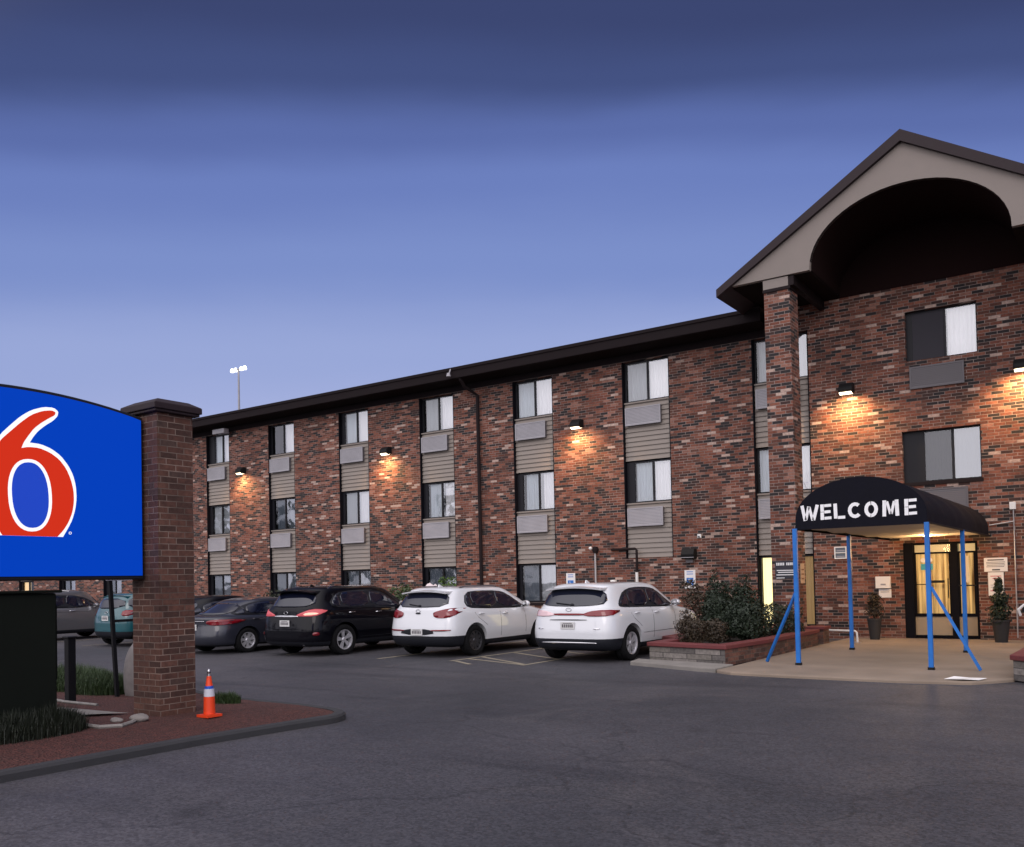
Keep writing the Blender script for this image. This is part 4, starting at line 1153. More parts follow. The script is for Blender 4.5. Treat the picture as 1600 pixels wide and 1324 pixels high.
# ------------------------------------------------------------------ road sign "6" and its pillar
from mathutils import geometry
SX = -9.02; SY0, SY1 = 3.20, 5.79
def px2sign(u, v):
    """pixel of the 1600 px photograph -> (y, z) on the sign plane, used once to trace the emblem at its real size"""
    a = u-800; b = v-873.1
    uu = a*c_ - b*s_; vv = a*s_ + b*c_
    d = fwd + rt*(uu/F) - up*(vv/F)
    k = SX/d.x
    return (d.y*k, CH + d.z*k)
def tr(pts): return [px2sign(x/4.1375, 600+y/4.1375) for x, y in pts]
def sm(p, closed_breaks=()):
    return p
outer = [(0,325),(60,270),(130,210),(200,170),(280,150),(345,155),(375,180),(370,210),(340,240),(290,270),(245,305),(215,340),(190,380),(260,390),(330,420),(390,465),(440,530),(470,590),(488,660),(493,740),(485,810),(465,880),(440,930),(405,990),
         (-30,978),(-70,915),(-100,850),(-115,760),(-120,680),(-110,600),(-85,500),(-45,400)]
redp = [(0,362),(60,310),(130,250),(200,200),(270,176),(330,172),(357,185),(350,205),(310,225),(260,255),(215,290),(180,335),(150,378),(135,415),(180,408),(250,415),(320,445),(380,490),(425,550),(455,620),(472,690),(475,760),(465,830),(440,895),(405,950),(368,989),
        (12,979),(-25,925),(-62,850),(-90,760),(-97,680),(-88,600),(-60,500),(-25,410)]
def ell(cx_, cy_, a, b, lean, n=40):
    out = []
    for i in range(n):
        t = 2*PI*i/n; c = math.cos(t); s2 = math.sin(t)
        ex = a*math.copysign(abs(c)**.88, c); ey = b*math.copysign(abs(s2)**.88, s2)
        out.append((cx_+ex+lean*ey/b, cy_+ey))
    return out
ringo = ell(189,721,141,234,14); ringi = ell(190,720,118,212,14)
def chaikin_keep(p, sharp):
    """corner cutting that leaves the listed corners alone"""
    q = []; n = len(p)
    for i in range(n):
        b = Vector(p[i])
        if i in sharp: q.append(tuple(b)); continue
        a = Vector(p[i-1]); c = Vector(p[(i+1) % n])
        q += [tuple(b*.8+a*.2), tuple(b*.8+c*.2)]
    return q
outer = chaikin_keep(outer, {12, 23, 24}); redp = chaikin_keep(redp, {13, 25, 26})
def flat(name, poly, mat, parent, org, x, holes=(), th=.003):
    loops = [poly]+list(holes)
    tri = geometry.tessellate_polygon([[Vector((y, z, 0)) for y, z in L] for L in loops])
    allp = [p for L in loops for p in L]
    mb = MB(); mb.add([(x, y, z) for y, z in allp], [tuple(t) for t in tri])
    me = obj(name, mb, mat, parent, org)
    s = me.modifiers.new('s', 'SOLIDIFY'); s.thickness = th; s.offset = 0
    return me
sorg = (-9.2, 4.5, .15)
sg = thing('motel_sign', 'large backlit blue arched sign with a red and white 6 between brick pillars', 'sign', sorg)
def ztopsign(y): return 3.455 + .135*(1-((y-(SY0+SY1)/2)/((SY1-SY0)/2))**2)
ys = [SY0+(SY1-SY0)*i/20 for i in range(21)]
poly = [(SY0,1.66)]+[(SY1,1.66)]+[(y, ztopsign(y)) for y in reversed(ys)]
mb = MB(); mb.prism(poly, lambda u, v, w: (-9.36+w, u, v), .33)
obj('cabinet', mb, M['dark_plastic'], sg, sorg, bevel=.012)
fp = [(SY0+.025,1.70),(SY1-.025,1.70)]+[(y+(.025 if y < SY0+.01 else -.025 if y > SY1-.01 else 0), ztopsign(y)-.035) for y in reversed(ys)]
flat('face_panel', fp, M['sign_blue'], sg, sorg, SX, th=.006)
fpb = flat('face_panel', fp, M['sign_blue'], sg, sorg, -9.366, th=.006)
flat('numeral_outline', tr(outer), M['sign_white'], sg, sorg, SX+.006)
flat('numeral', tr(redp), M['sign_red'], sg, sorg, SX+.010)
flat('numeral_ring', tr(ringo), M['sign_white'], sg, sorg, SX+.014)
flat('numeral_counter', tr(ringi), emit('backlit_blue_counter', (.008,.052,.52), 1, (0,.004,.02)), sg, sorg, SX+.018)
rr_ = tr(ell(452,965,9,9,0,16)); ri_ = tr(ell(452,965,6,6,0,16))
flat('trade_ring', rr_, M['sign_white'], sg, sorg, SX+.006, holes=[ri_])
# pillars belong to the sign
for i, (y0, y1) in enumerate(((5.82,6.27),(2.72,3.17))):
    mb = MB(); mb.box(-9.30,y0,.02,-8.80,y1,3.50); obj('brick_pillar', mb, M['sign_brick'], sg, sorg)
    mb = MB(); mb.box(-9.36,y0-.06,3.501,-8.74,y1+.06,3.53); 
    mb.add([(-9.38,y0-.08,3.531),(-8.72,y0-.08,3.531),(-8.72,y1+.08,3.531),(-9.38,y1+.08,3.531),(-9.38,y0-.08,3.60),(-8.72,y0-.08,3.60),(-8.72,y1+.08,3.60),(-9.38,y1+.08,3.60),(-9.28,y0+.03,3.66),(-8.82,y0+.03,3.66),(-8.82,y1-.03,3.66),(-9.28,y1-.03,3.66)],
      [(0,3,2,1),(0,1,5,4),(1,2,6,5),(2,3,7,6),(3,0,4,7),(4,5,9,8),(5,6,10,9),(6,7,11,10),(7,4,8,11),(8,9,10,11)])
    obj('cap', mb, M['fascia'], sg, sorg, bevel=.008)
# dark cabinet under the sign
org = (-9.5,4.3,.15); t = thing('utility_cabinet', 'large dark green metal cabinet under the blue sign at the left edge', 'utility cabinet', org)
mb = MB(); mb.box(-9.9,3.35,.12,-9.12,4.86,1.53); obj('body', mb, M['box_green'], t, org, bevel=.02)
mb = MB(); mb.box(-9.85,4.861,.62,-9.3,4.96,1.40); obj('side_box', mb, M['box_green'], t, org, bevel=.01)
mb = MB(); mb.box(-9.95,3.3,1.531,-9.08,4.90,1.56); obj('lid', mb, M['box_green'], t, org, bevel=.01)
mb = MB(); mb.box(-9.119,4.10,.3,-9.11,4.115,1.45); mb.box(-9.119,4.15,.85,-9.09,4.18,1.0); obj('door_seam', mb, M['ink'], t, org)
# black bollard
org = (-11.05,6.05,.15); t = thing('bollard', 'square black post standing in the island between the cabinet and the brick pillar', 'bollard', org)
mb = MB(); mb.box(-11.10,6.0,.12,-11.0,6.10,.95); obj('post', mb, M['black_metal'], t, org, bevel=.008)
mb = MB(); mb.box(-11.115,5.985,.951,-10.985,6.115,.975); obj('cap', mb, M['black_metal'], t, org, bevel=.006)
# thin post with open frame
org = (-11.0,6.65,.15); t = thing('sign_frame', 'thin dark post with an open rectangular metal frame just left of the brick pillar', 'sign frame', org)
mb = MB(); mb.bar((-11.0,6.65,.12),(-11.0,6.56,1.72),.045); obj('post', mb, M['black_metal'], t, org)
mb = MB(); mb.bar((-11.0,6.48,1.72),(-11.0,6.93,1.72),.03); mb.bar((-11.0,6.60,1.14),(-11.0,6.93,1.14),.035); obj('rail', mb, M['black_metal'], t, org)
mb = MB(); mb.bar((-10.98,6.93,1.12),(-10.98,6.93,1.73),.03); mb.bar((-10.98,6.50,1.68),(-10.98,6.91,1.68),.02); obj('edge', mb, M['ac'], t, org)
# boulder and rocks
org = (-11.0,7.3,.12); t = thing('boulder', 'tall rounded pale boulder half hidden behind the left side of the brick pillar', 'boulder', org)
mb = MB(); mb.sphere((-10.90,6.95,.40), .25,.25,.50, 28, 18, .055, seed=8); obj('stone', mb, M['stone'], t, org, smooth=True)
for i, (x, y, z, a, b, c, lab) in enumerate(((-8.72,5.52,.185,.10,.09,.045,'pale flat rock lying against the foot of the brick pillar'),(-8.92,5.38,.165,.09,.06,.03,'small flat edging stone left of the pale rock near the pillar'))):
    o = obj('rock', MB().sphere((x,y,z), a,b,c, 16, 9, .09, seed=i), M['stone'], org=(x,y,z-c), smooth=True); o.location = (x,y,z-c)
    setprops(o, lab, 'rock')
# edging: curved concrete strip
org = (-10.3,5.4,.14); t = thing('bed_edging', 'curved pale concrete edging strip in the mulch left of the brick pillar', 'edging')
mb = MB(); mb.tube([(-9.75,5.15,.165),(-9.3,5.03,.17),(-8.98,5.0,.17),(-8.62,5.02,.17),(-8.50,5.18,.17),(-8.6,5.35,.17),(-8.74,5.5,.17)], .022, 6); mb.tube([(-11.6,6.05,.165),(-11.0,5.95,.17),(-10.3,5.97,.17)], .018, 6)
obj('strip', mb, M['block'], t)
mb = MB(); mb.add([(-10.6,5.35,.176),(-9.75,5.12,.178),(-9.55,5.45,.178),(-9.25,5.74,.176),(-9.45,5.70,.176),(-10.5,5.62,.176)], [(0,1,2,3,4,5)]); obj('slab', mb, M['kerb_light'], t, fix=False)
# traffic cone
org = (-8.35,6.12,.15); t = thing('traffic_cone', 'orange channeliser cone with a white collar and blue tape beside the brick pillar', 'traffic cone', org)
mb = MB(); x, y = org[0], org[1]; z = .165
mb.box(x-.095,y-.095,z-.02,x+.095,y+.095,z+.006)
KZ = .80; KR = .74
def L(p): return [(r*KR, z+h*KZ) for r, h in p]
mb.lathe(L([(.085,.01),(.078,.25)]), (x,y,0), 24); mb.lathe(L([(.058,.38),(.05,.40),(.032,.52),(.022,.525)]), (x,y,0), 24)
obj('body', mb, M['orange'], t, org, smooth=True)
mb = MB(); mb.lathe(L([(.079,.25),(.0725,.355)]), (x,y,0), 24); obj('white_collar', mb, M['cone_white'], t, org, smooth=True)
mb = MB(); mb.lathe(L([(.0735,.355),(.0625,.36),(.061,.39),(.054,.392)]), (x,y,0), 24); obj('blue_tape', mb, M['cone_blue'], t, org, smooth=True)
mb = MB(); mb.lathe(L([(0,.52),(.022,.52),(.02,.56),(.028,.57),(.03,.60),(.015,.62),(0,.62)]), (x,y,0), 16); obj('handle', mb, M['steel'], t, org, smooth=True)

# grasses (uncountable blades)
def grass_patch(name, label_kind, spots, mat, n, h, seed):
    rr = random.Random(seed); mb = MB()
    for _ in range(n):
        cx_, cy_, rx, ry = rr.choice(spots)
        a = rr.uniform(0, 6.28); q = rr.random()**.5
        x = cx_+rx*q*math.cos(a); y = cy_+ry*q*math.sin(a)
        hh = h*rr.uniform(.5,1.15)*(1.15-q*.5)
        l = rr.uniform(.1,.6)*hh; d = rr.uniform(0,6.28); w = .0035
        dx, dy = math.cos(d)*l, math.sin(d)*l; wx, wy = -math.sin(d)*w, math.cos(d)*w
        mb.add([(x-wx,y-wy,.13),(x+wx,y+wy,.13),(x+wx*.8+dx*.35,y+wy*.8+dy*.35,.13+hh*.6),(x-wx*.8+dx*.35,y-wy*.8+dy*.35,.13+hh*.6),(x+dx,y+dy,.13+hh)], [(0,1,2,3),(3,2,4)])
    o = obj(name, mb, mat, fix=False); setprops(o, kind='stuff', cat='grass'); return o
g1 = grass_patch('grass', '', [(-12.6,7.0,.9,.5),(-11.7,6.9,.6,.4),(-13.6,7.4,.8,.5)], M['grass'], 14000, .30, 1)
g1['label'] = 'low green ornamental grass in the island behind the black post'
g2 = grass_patch('grass', '', [(-9.25,6.95,.16,.14),(-9.12,7.0,.12,.10)], M['grass'], 1500, .15, 2); g2['label'] = 'small green grass tuft behind the traffic cone'
g3 = grass_patch('grass', '', [(-8.85,4.25,.35,.75),(-8.9,3.7,.3,.5),(-9.0,4.75,.3,.25)], M['grass_dark'], 14000, .27, 3); g3['label'] = 'dark grass clump at the foot of the cabinet at the left edge'

# distant flood light mast
def mast():
    k = 46/60.0
    org = (-76.25*k, 46, 0); t = thing('floodlight_mast', 'tall slim mast with four lit floodlight heads rising behind the roof', 'light mast', org)
    zt = 1.55+(24.3-1.55)*k
    mb = MB(); mb.tube([(org[0],46,0),(org[0],46,zt)], [.16,.07], 10); obj('pole', mb, M['ac'], t, org, smooth=True)
    mb = MB(); mb.bar((org[0]-.75,46,zt-.02),(org[0]+.75,46,zt-.02),.10); obj('crossarm', mb, M['ac'], t, org)
    for dx in (-.78,-.35,.35,.78):
        mb = MB(); mb.lathe([(0,zt-.16),(.15,zt-.16),(.16,zt-.05),(.09,zt+.13),(0,zt+.14)], (org[0]+dx,46,0), 12)
        obj('lamp_head', mb, M['flood'], t, org, smooth=True)
mast()

# ------------------------------------------------------------------ cars
def catmull(vals, t):
    n = len(vals); i = min(int(t), n-2); f = t-i
    p1 = vals[i]; p2 = vals[i+1]
    p0 = vals[i-1] if i > 0 else p1; p3 = vals[i+2] if i+2 < n else p2
    # damp overshoot (monotone-ish)
    m1 = (p2-p0)/2; m2 = (p3-p1)/2
    d = p2-p1
    if (p1-p0)*d <= 0: m1 = 0
    if (p3-p2)*d <= 0: m2 = 0
    lim = 2.2*abs(d); m1 = max(-lim, min(lim, m1)); m2 = max(-lim, min(lim, m2))
    f2 = f*f; f3 = f2*f
    return (2*f3-3*f2+1)*p1+(f3-2*f2+f)*m1+(-2*f3+3*f2)*p2+(f3-f2)*m2
def car_body(rings, split_z, wheels, wr, sub=5, ns=112):
    """rings: (xr, zr, xf, zf, w, p, q). closed body lofted from plan-shaped rings"""
    nr = len(rings); rows = []
    tot = (nr-1)*sub
    for k in range(tot+1):
        t = k/sub
        xr, zr, xf, zf, w, p, q = [catmull([r[i] for r in rings], t) for i in range(7)]
        cx_ = (xr+xf)/2; a = (xf-xr)/2
        pts = []
        for i in range(ns):
            th = PI+2*PI*(i+.5)/ns
            c = math.cos(th); s = math.sin(th)
            # sample by blend so that sides and ends are both resolved
            ex = math.copysign(abs(c)**(2/p), c); ey = math.copysign(abs(s)**(2/q), s)
            x = cx_+a*ex; u = (ex+1)/2
            pts.append((x, w*ey, zr+(zf-zr)*u))
        # resample by arc length
        L = [0]
        for i in range(ns):
            b = pts[(i+1) % ns]; c0 = pts[i]; L.append(L[-1]+math.hypot(b[0]-c0[0], b[1]-c0[1]))
        out = []; j = 0
        for i in range(ns):
            target = L[-1]*i/ns
            while j < ns-1 and L[j+1] < target: j += 1
            f = (target-L[j])/max(1e-9, L[j+1]-L[j])
            c0 = pts[j]; b = pts[(j+1) % ns]
            out.append(tuple(c0[m]+(b[m]-c0[m])*f for m in range(3)))
        rows.append(out)
    mb = MB()
    mb.add([p for r in rows for p in r], [(k*ns+i, k*ns+(i+1) % ns, (k+1)*ns+(i+1) % ns, (k+1)*ns+i) for k in range(tot) for i in range(ns)])
    mb.add([], []); mb.f.append(tuple(range(ns))); mb.m.append(0); mb.f.append(tuple(tot*ns+i for i in range(ns))); mb.m.append(0)
    me = bpy.data.meshes.new('b'); me.from_pydata(mb.v, [], mb.f)
    bm = bmesh.new(); bm.from_mesh(me); bmesh.ops.recalc_face_normals(bm, faces=bm.faces)
    bmesh.ops.triangulate(bm, faces=[f for f in bm.faces if len(f.verts) > 4]); bm.to_mesh(me); bm.free()
    o = bpy.data.objects.new('b', me); col.objects.link(o)
    # wheel wells
    cut = MB()
    for (x, z, w) in wheels:
        for sgn in (-1, 1):
            y0, y1 = sorted((sgn*(w-.34), sgn*(w+.4)))
            cut.lathe([(0,y0),(wr,y0),(wr,y1),(0,y1)], (x,0,z), 40, 'Y')
    co = obj('c', cut, M['arch'])
    md = o.modifiers.new('b', 'BOOLEAN'); md.operation = 'DIFFERENCE'; md.object = co; md.solver = 'EXACT'
    dg = bpy.context.evaluated_depsgraph_get(); dg.update()
    me2 = bpy.data.meshes.new_from_object(o.evaluated_get(dg))
    bpy.data.objects.remove(o); bpy.data.objects.remove(co)
    return me2
def in_well(c, wheels, wr):
    for (x, z, w) in wheels:
        if math.hypot(c.x-x, c.z-z) < wr+.003 and w-.345 < abs(c.y) < w+.5: return True
    return False

def make_car(spec, loc, rz, scale):
    wheels = [(0, spec['wr'], spec['hw']), (spec['wb'], spec['wr'], spec['hw'])]
    well = spec['wr']*1.16
    me = car_body(spec['rings'], spec['split'], wheels, well)
    root = thing(spec['name'], spec['label'], 'car', loc, rz, spec.get('group'))
    root.scale = scale
    def link(name, me_, mats, parent=root, smooth=True):
        o = bpy.data.objects.new(name, me_); col.objects.link(o); o.parent = parent
        me_.materials.clear()
        for m in mats: me_.materials.append(m)
        if smooth:
            me_.polygons.foreach_set('use_smooth', [True]*len(me_.polygons))
            me_.set_sharp_from_angle(angle=R(32))
        return o
    bm = bmesh.new(); bm.from_mesh(me); 
    tree = BVHTree.FromBMesh(bm)
    sp = spec['split']; sill = min(sp, .36)
    for co, no in (((0,0,sp),(0,0,1)), ((0,0,sill),(0,0,1)), ((0,0,0),(1,0,0)), ((spec['wb'],0,0),(1,0,0))):
        bmesh.ops.bisect_plane(bm, geom=bm.verts[:]+bm.edges[:]+bm.faces[:], plane_co=co, plane_no=no)
    up_ = bm.copy(); lo_ = bm.copy()
    def is_low(c): return c.z < sill or (c.z < sp and (c.x < 0 or c.x > spec['wb']))
    bmesh.ops.delete(up_, geom=[f for f in up_.faces if is_low(f.calc_center_median())], context='FACES')
    bmesh.ops.delete(lo_, geom=[f for f in lo_.faces if not is_low(f.calc_center_median())], context='FACES')
    for b, nm, mat in ((up_, 'body', spec['paint']), (lo_, 'lower_cladding', spec['lower'])):
        for f in b.faces:
            f.material_index = 1 if in_well(f.calc_center_median(), wheels, well) and (abs(f.normal.y) > .99 or True) and (Vector((f.calc_center_median().x,0,f.calc_center_median().z))).length >= 0 else 0
            c = f.calc_center_median()
            # only the cut surface itself (cylinder wall or inner disc)
            onwall = False
            for (x, z, w) in wheels:
                r = math.hypot(c.x-x, c.z-z)
                if abs(c.y) < w-.33 and abs(c.y) > w-.345 and r < well: onwall = True
                if r < well+.002 and abs(c.y) > w-.345 and abs(f.normal.y) < .3 and all(abs(math.hypot(v.co.x-x, v.co.z-z)-well) < .012 for v in f.verts): onwall = True
            f.material_index = 1 if onwall else 0
        m_ = bpy.data.meshes.new(nm); b.to_mesh(m_); b.free()
        link(nm, m_, [mat, M['arch']])
    bm.free()
    # projecting patches on the body
    def patch(name, poly, view, off=.006, mat=None, parent=root, sgn=1, cell=.07, curve=1):
        b = bmesh.new()
        P = smooth_poly(poly, 1) if curve else poly
        vs = [b.verts.new((u, v, 0)) for u, v in P]; b.faces.new(vs)
        u0 = min(p[0] for p in P); u1 = max(p[0] for p in P); v0 = min(p[1] for p in P); v1 = max(p[1] for p in P)
        k = math.ceil(u0/cell)
        while k*cell < u1:
            bmesh.ops.bisect_plane(b, geom=b.verts[:]+b.edges[:]+b.faces[:], plane_co=(k*cell,0,0), plane_no=(1,0,0)); k += 1
        k = math.ceil(v0/cell)
        while k*cell < v1:
            bmesh.ops.bisect_plane(b, geom=b.verts[:]+b.edges[:]+b.faces[:], plane_co=(0,k*cell,0), plane_no=(0,1,0)); k += 1
        for v in b.verts:
            u, w = v.co.x, v.co.y
            if view == 'side': o_, d = Vector((u, 4*sgn, w)), Vector((0,-sgn,0))
            elif view == 'rear': o_, d = Vector((-5, u, w)), Vector((1,0,0))
            else: o_, d = Vector((8, u, w)), Vector((-1,0,0))
            h = tree.ray_cast(o_, d)
            if h[0] is None:
                h = tree.find_nearest(o_ + d*(3 if view == 'side' else 4)); 
            nrm = h[1] if h[1].dot(d) < 0 else -h[1]
            v.co = h[0] + nrm*off
        m_ = bpy.data.meshes.new(name); b.to_mesh(m_); b.free()
        # recalc orientation outward not needed (two-sided)
        o = link(name, m_, [mat], parent)
        s = o.modifiers.new('s', 'SOLIDIFY'); s.thickness = .006; s.offset = 0
        return o
    for sgn in (1, -1):
        if 'trim' in spec:
            patch('window_surround', spec['trim'], 'side', .004, M['dark_plastic'], sgn=sgn)
        for w in spec['side_win']:
            patch('window', w, 'side', .009, M['car_glass'], sgn=sgn)
        for (u, z) in spec['handles']:
            h = tree.ray_cast(Vector((u, 4*sgn, z)), Vector((0,-sgn,0)))[0]
            mb = MB(); mb.tube([(u-.09,h.y+sgn*.005,z-.004),(u-.07,h.y+sgn*.035,z),(u+.07,h.y+sgn*.035,z+.004),(u+.09,h.y+sgn*.005,z)], [.012,.015,.015,.012], 8)
            obj('handle', mb, spec.get('handle_mat', spec['paint']), root, smooth=True)
            mb = MB(); mb.box(u-.05, h.y-.004, z-.03, u+.05, h.y+.004, z-.012) ; obj('handle_recess', mb, M['dark_plastic'], root)
        for s in spec.get('seams', []):
            pts = []
            for (u, z) in s:
                h = tree.ray_cast(Vector((u, 4*sgn, z)), Vector((0,-sgn,0)))
                if h[0] is not None: pts.append(h[0])
            if len(pts) > 1:
                mb = MB(); mb.tube(pts, .0045, 4); obj('door_seam', mb, M['dark_plastic'], root)
        # mirror
        mx, mz = spec['mirror']
        h = tree.ray_cast(Vector((mx, 4*sgn, mz-.04)), Vector((0,-sgn,0)))[0]
        mb = MB(); mb.sphere((mx-.02, h.y+sgn*.14, mz+.03), .085, .115, .078, 16, 10); mb.tube([(mx,h.y-sgn*.02,mz-.05),(mx,h.y+sgn*.12,mz)], .022, 8)
        mir = obj('mirror', mb, spec.get('mirror_mat', spec['paint']), root, smooth=True)
        mb = MB(); mb.lathe([(0,mx-.100),(.07,mx-.098),(.072,mx-.06)], (0, h.y+sgn*.14, mz+.03), 16, 'X'); obj('mirror_glass', mb, M['chrome'], mir)
        if spec.get('rails'):
            r0, r1, yy = spec['rails']; pts = []
            for i in range(13):
                x = r0+(r1-r0)*i/12; hh = tree.ray_cast(Vector((x, sgn*yy, 4)), Vector((0,0,-1)))[0]
                lift = .035*min(1, min(i, 12-i)/1.5)
                pts.append((x, sgn*yy, hh.z+lift))
            mb = MB(); mb.tube(pts, .016, 8); obj('roof_rail', mb, spec['rail_mat'], root, smooth=True)
        hl = spec.get('headlight')
        if hl: patch('headlight', [(sgn*a, b) for a, b in hl], 'front', .008, M['clear_lens'])
    for nm, poly, mat in spec['rear']:
        if nm.endswith('_pair'):
            nm = nm[:-5]
            for sgn in (1, -1):
                P = [(sgn*a, b) for a, b in poly]
                patch(nm, P, 'rear', .010, mat if not isinstance(mat, tuple) else mat[0 if sgn < 0 else 1])
        else: patch(nm, poly, 'rear', .007, mat)
    for poly in spec.get('core', []):
        patch('tail_lamp_core', poly, 'rear', .018, M['brake_hot'])
    patch('windscreen', spec['screen'], 'front', .007, M['car_glass'])
    # plate
    py, pz = spec['plate']
    h = tree.ray_cast(Vector((-5, py, pz)), Vector((1,0,0)))[0]
    mb = MB(); mb.box(h.x-.022, py-.155, pz-.075, h.x-.008, py+.155, pz+.075); pl = obj('licence_plate', mb, M['plate'], root, bevel=.003)
    mb = MB()
    for i in range(6): mb.box(h.x-.0245, py-.12+i*.042, pz-.035, h.x-.0225, py-.092+i*.042, pz+.03)
    mb.box(h.x-.0245, py-.1, pz+.045, h.x-.0225, py+.1, pz+.058)
    obj('plate_digits', mb, M['ac_dark'], pl)
    # badge
    by, bz = spec['badge']; h = tree.ray_cast(Vector((-5, by, bz)), Vector((1,0,0)))[0]
    mb = MB(); t = []
    for i in range(17):
        a = 2*PI*i/16; t.append((h.x-.012, by+.06*math.cos(a), bz+.035*math.sin(a)))
    mb.tube(t, .007, 6); obj('badge', mb, M['chrome'], root, smooth=True)
    # antenna fin
    if spec.get('fin'):
        fx_ = spec['fin']; hh = tree.ray_cast(Vector((fx_, 0, 4)), Vector((0,0,-1)))[0]
        mb = MB(); mb.prism([(-.09,-.01),(.09,-.01),(-.04,.055),(-.06,.055)], lambda u, v, w: (fx_+u, -.012+w, hh.z+v), .024); obj('aerial_fin', mb, spec['paint'], root)
    # spoiler
    if spec.get('spoiler'):
        x0, x1, z0, wsp, mat = spec['spoiler']
        mb = MB(); nn = 14
        for i in range(nn+1):
            y = -wsp+2*wsp*i/nn; q = 1-abs(y/wsp)**4*.5
            dz = -.05*(y/wsp)**2
            mb.v += [(x1, y, z0+.035+dz), (x0+.05*(1-q), y, z0+.005+dz), (x0+.05*(1-q)+.01, y, z0-.025+dz), (x1, y, z0-.02+dz)]
        for i in range(nn):
            for k in range(4):
                a = i*4+k; b_ = i*4+(k+1) % 4; mb.f.append((a, b_, b_+4, a+4)); mb.m.append(0)
        mb.f += [(0,1,2,3), (nn*4,nn*4+1,nn*4+2,nn*4+3)]; mb.m += [0,0]
        obj('rear_spoiler', mb, mat, root, smooth=True)
    if spec.get('wiper'):
        y0, z0, y1, z1 = spec['wiper']
        a = tree.ray_cast(Vector((-5, y0, z0)), Vector((1,0,0)))[0]; b = tree.ray_cast(Vector((-5, y1, z1)), Vector((1,0,0)))[0]
        mb = MB(); mb.tube([a+Vector((-.03,0,0)), b+Vector((-.025,0,0))], .012, 6); mb.sphere(tuple(a+Vector((-.02,0,0))), .03,.04,.03, 8, 6)
        obj('rear_wiper', mb, M['dark_plastic'], root)
    if spec.get('exhaust'):
        y0, z0 = spec['exhaust']; 
        mb = MB(); mb.tube([(spec['rings'][1][0]-.02, y0, z0), (spec['rings'][1][0]+.35, y0, z0)], .035, 10, cap=False); obj('exhaust', mb, M['chrome'], root)
    # underbody
    mb = MB(); mb.box(spec['rings'][0][0]+.15, -.62, spec['wr']*.62, spec['rings'][0][2]-.2, .62, spec['rings'][0][1]+.05)
    mb.tube([(0,-.7,spec['wr']),(0,.7,spec['wr'])], .05, 8); mb.tube([(spec['wb'],-.7,spec['wr']),(spec['wb'],.7,spec['wr'])], .05, 8)
    obj('underbody', mb, M['arch'], root)
    # wheels
    wr = spec['wr']; tw = .23; ri = wr*.66
    def tyre():
        m = MB(); h = tw/2
        m.lathe([(ri,-h*.82),(ri+.02,-h*.95),(wr*.86,-h),(wr*.96,-h*.9),(wr,-h*.7),(wr,-h*.1),(wr-.008,-h*.08),(wr-.008,h*.08),(wr,h*.1),(wr,h*.7),(wr*.96,h*.9),(wr*.86,h),(ri+.02,h*.95),(ri,h*.82)], (0,0,0), 40, 'Y')
        return m
    def rim(ns_, split):
        m = MB(); h = tw/2
        m.lathe([(ri-.002,h*.80),(ri-.004,h*.90),(ri-.022,h*.86),(ri-.03,h*.5),(ri-.035,-h*.7)], (0,0,0), 36, 'Y')
        m.lathe([(0,h*.72),(.045,h*.72),(.06,h*.6),(.062,h*.3),(0,h*.3)], (0,0,0), 18, 'Y')
        for k in range(ns_):
            a = 2*PI*k/ns_
            for dlt in ((-split, split) if split else (0,)):
                a1 = a+dlt*.5; a2 = a+dlt
                p0 = Vector((math.cos(a1)*.04, h*.62, math.sin(a1)*.04)); p1 = Vector((math.cos(a2)*(ri-.02), h*.70, math.sin(a2)*(ri-.02)))
                d = (p1-p0).normalized(); x = d.cross(Vector((0,1,0))).normalized(); w0, w1 = (.020, .026) if split else (.03, .045)
                v = [p0+x*w0, p0-x*w0, p1-x*w1, p1+x*w1]; q = [p - Vector((0,.03,0)) for p in v]
                m.add(v+q, [(0,1,2,3),(7,6,5,4),(0,4,5,1),(1,5,6,2),(2,6,7,3),(3,7,4,0)])
        return m
    def disc():
        m = MB(); m.lathe([(0,0.02),(ri*.62,0.02),(ri*.62,0.0),(ri-.03,-.02)], (0,0,0), 28, 'Y'); return m
    first = None
    for (x, z, w) in wheels:
        for sgn in (1, -1):
            if first is None:
                wh = obj('wheel', tyre(), M['rubber'], root, smooth=True)
                obj('rim', rim(*spec['spokes']), spec.get('rim_mat', M['rim']), wh, smooth=True)
                obj('brake_disc', disc(), M['dark_plastic'], wh)
                first = wh
            else: wh = copy_tree(first, root)
            wh.location = (x, sgn*(w-.125), z); wh.rotation_euler = (R(13+40*x), 0, PI if sgn < 0 else 0)
            wh.rotation_euler = (0, R(17*x+8*sgn), PI if sgn < 0 else 0)
    return root

def suv_rings(ro, fo, wb, hw, H, belt=1.10, rake=.0, tail=0.0):
    """rear overhang, front overhang, wheelbase, half width, height"""
    r = -ro; f = wb+fo
    return [
     (r+.22,.24, f-.18,.22, hw*.86, 12,5),
     (r+.07,.30, f-.07,.27, hw*.94, 13,4.8),
     (r+.00,.46, f-.01,.44, hw*.985,14,4.6),
     (r+.00,.62, f+.00,.60, hw,     14,4.5),
     (r+.02,.80, f-.04,.74, hw*.995,14,4.4),
     (r+.05,.98, f-.14,.86, hw*.98, 13,4.3),
     (r+.07,belt, f-.50,.98, hw*.945,11,4.2),
     (r+.10,belt+.04, wb+.02,1.06, hw*.91, 9,4.2),
     (r+.21,1.32, wb-.42,1.28, hw*.83, 8,4.2),
     (r+.36,H-.13, wb-.86,H-.14, hw*.745,8,4.2),
     (r+.44,H-.055, wb-1.08,H-.055, hw*.67, 7,3.8),
     (r+.62,H-.015, wb-1.3,H-.015, hw*.48, 5,3),
     (r+1.3,H, wb-1.7,H, hw*.12, 3,2.5)]

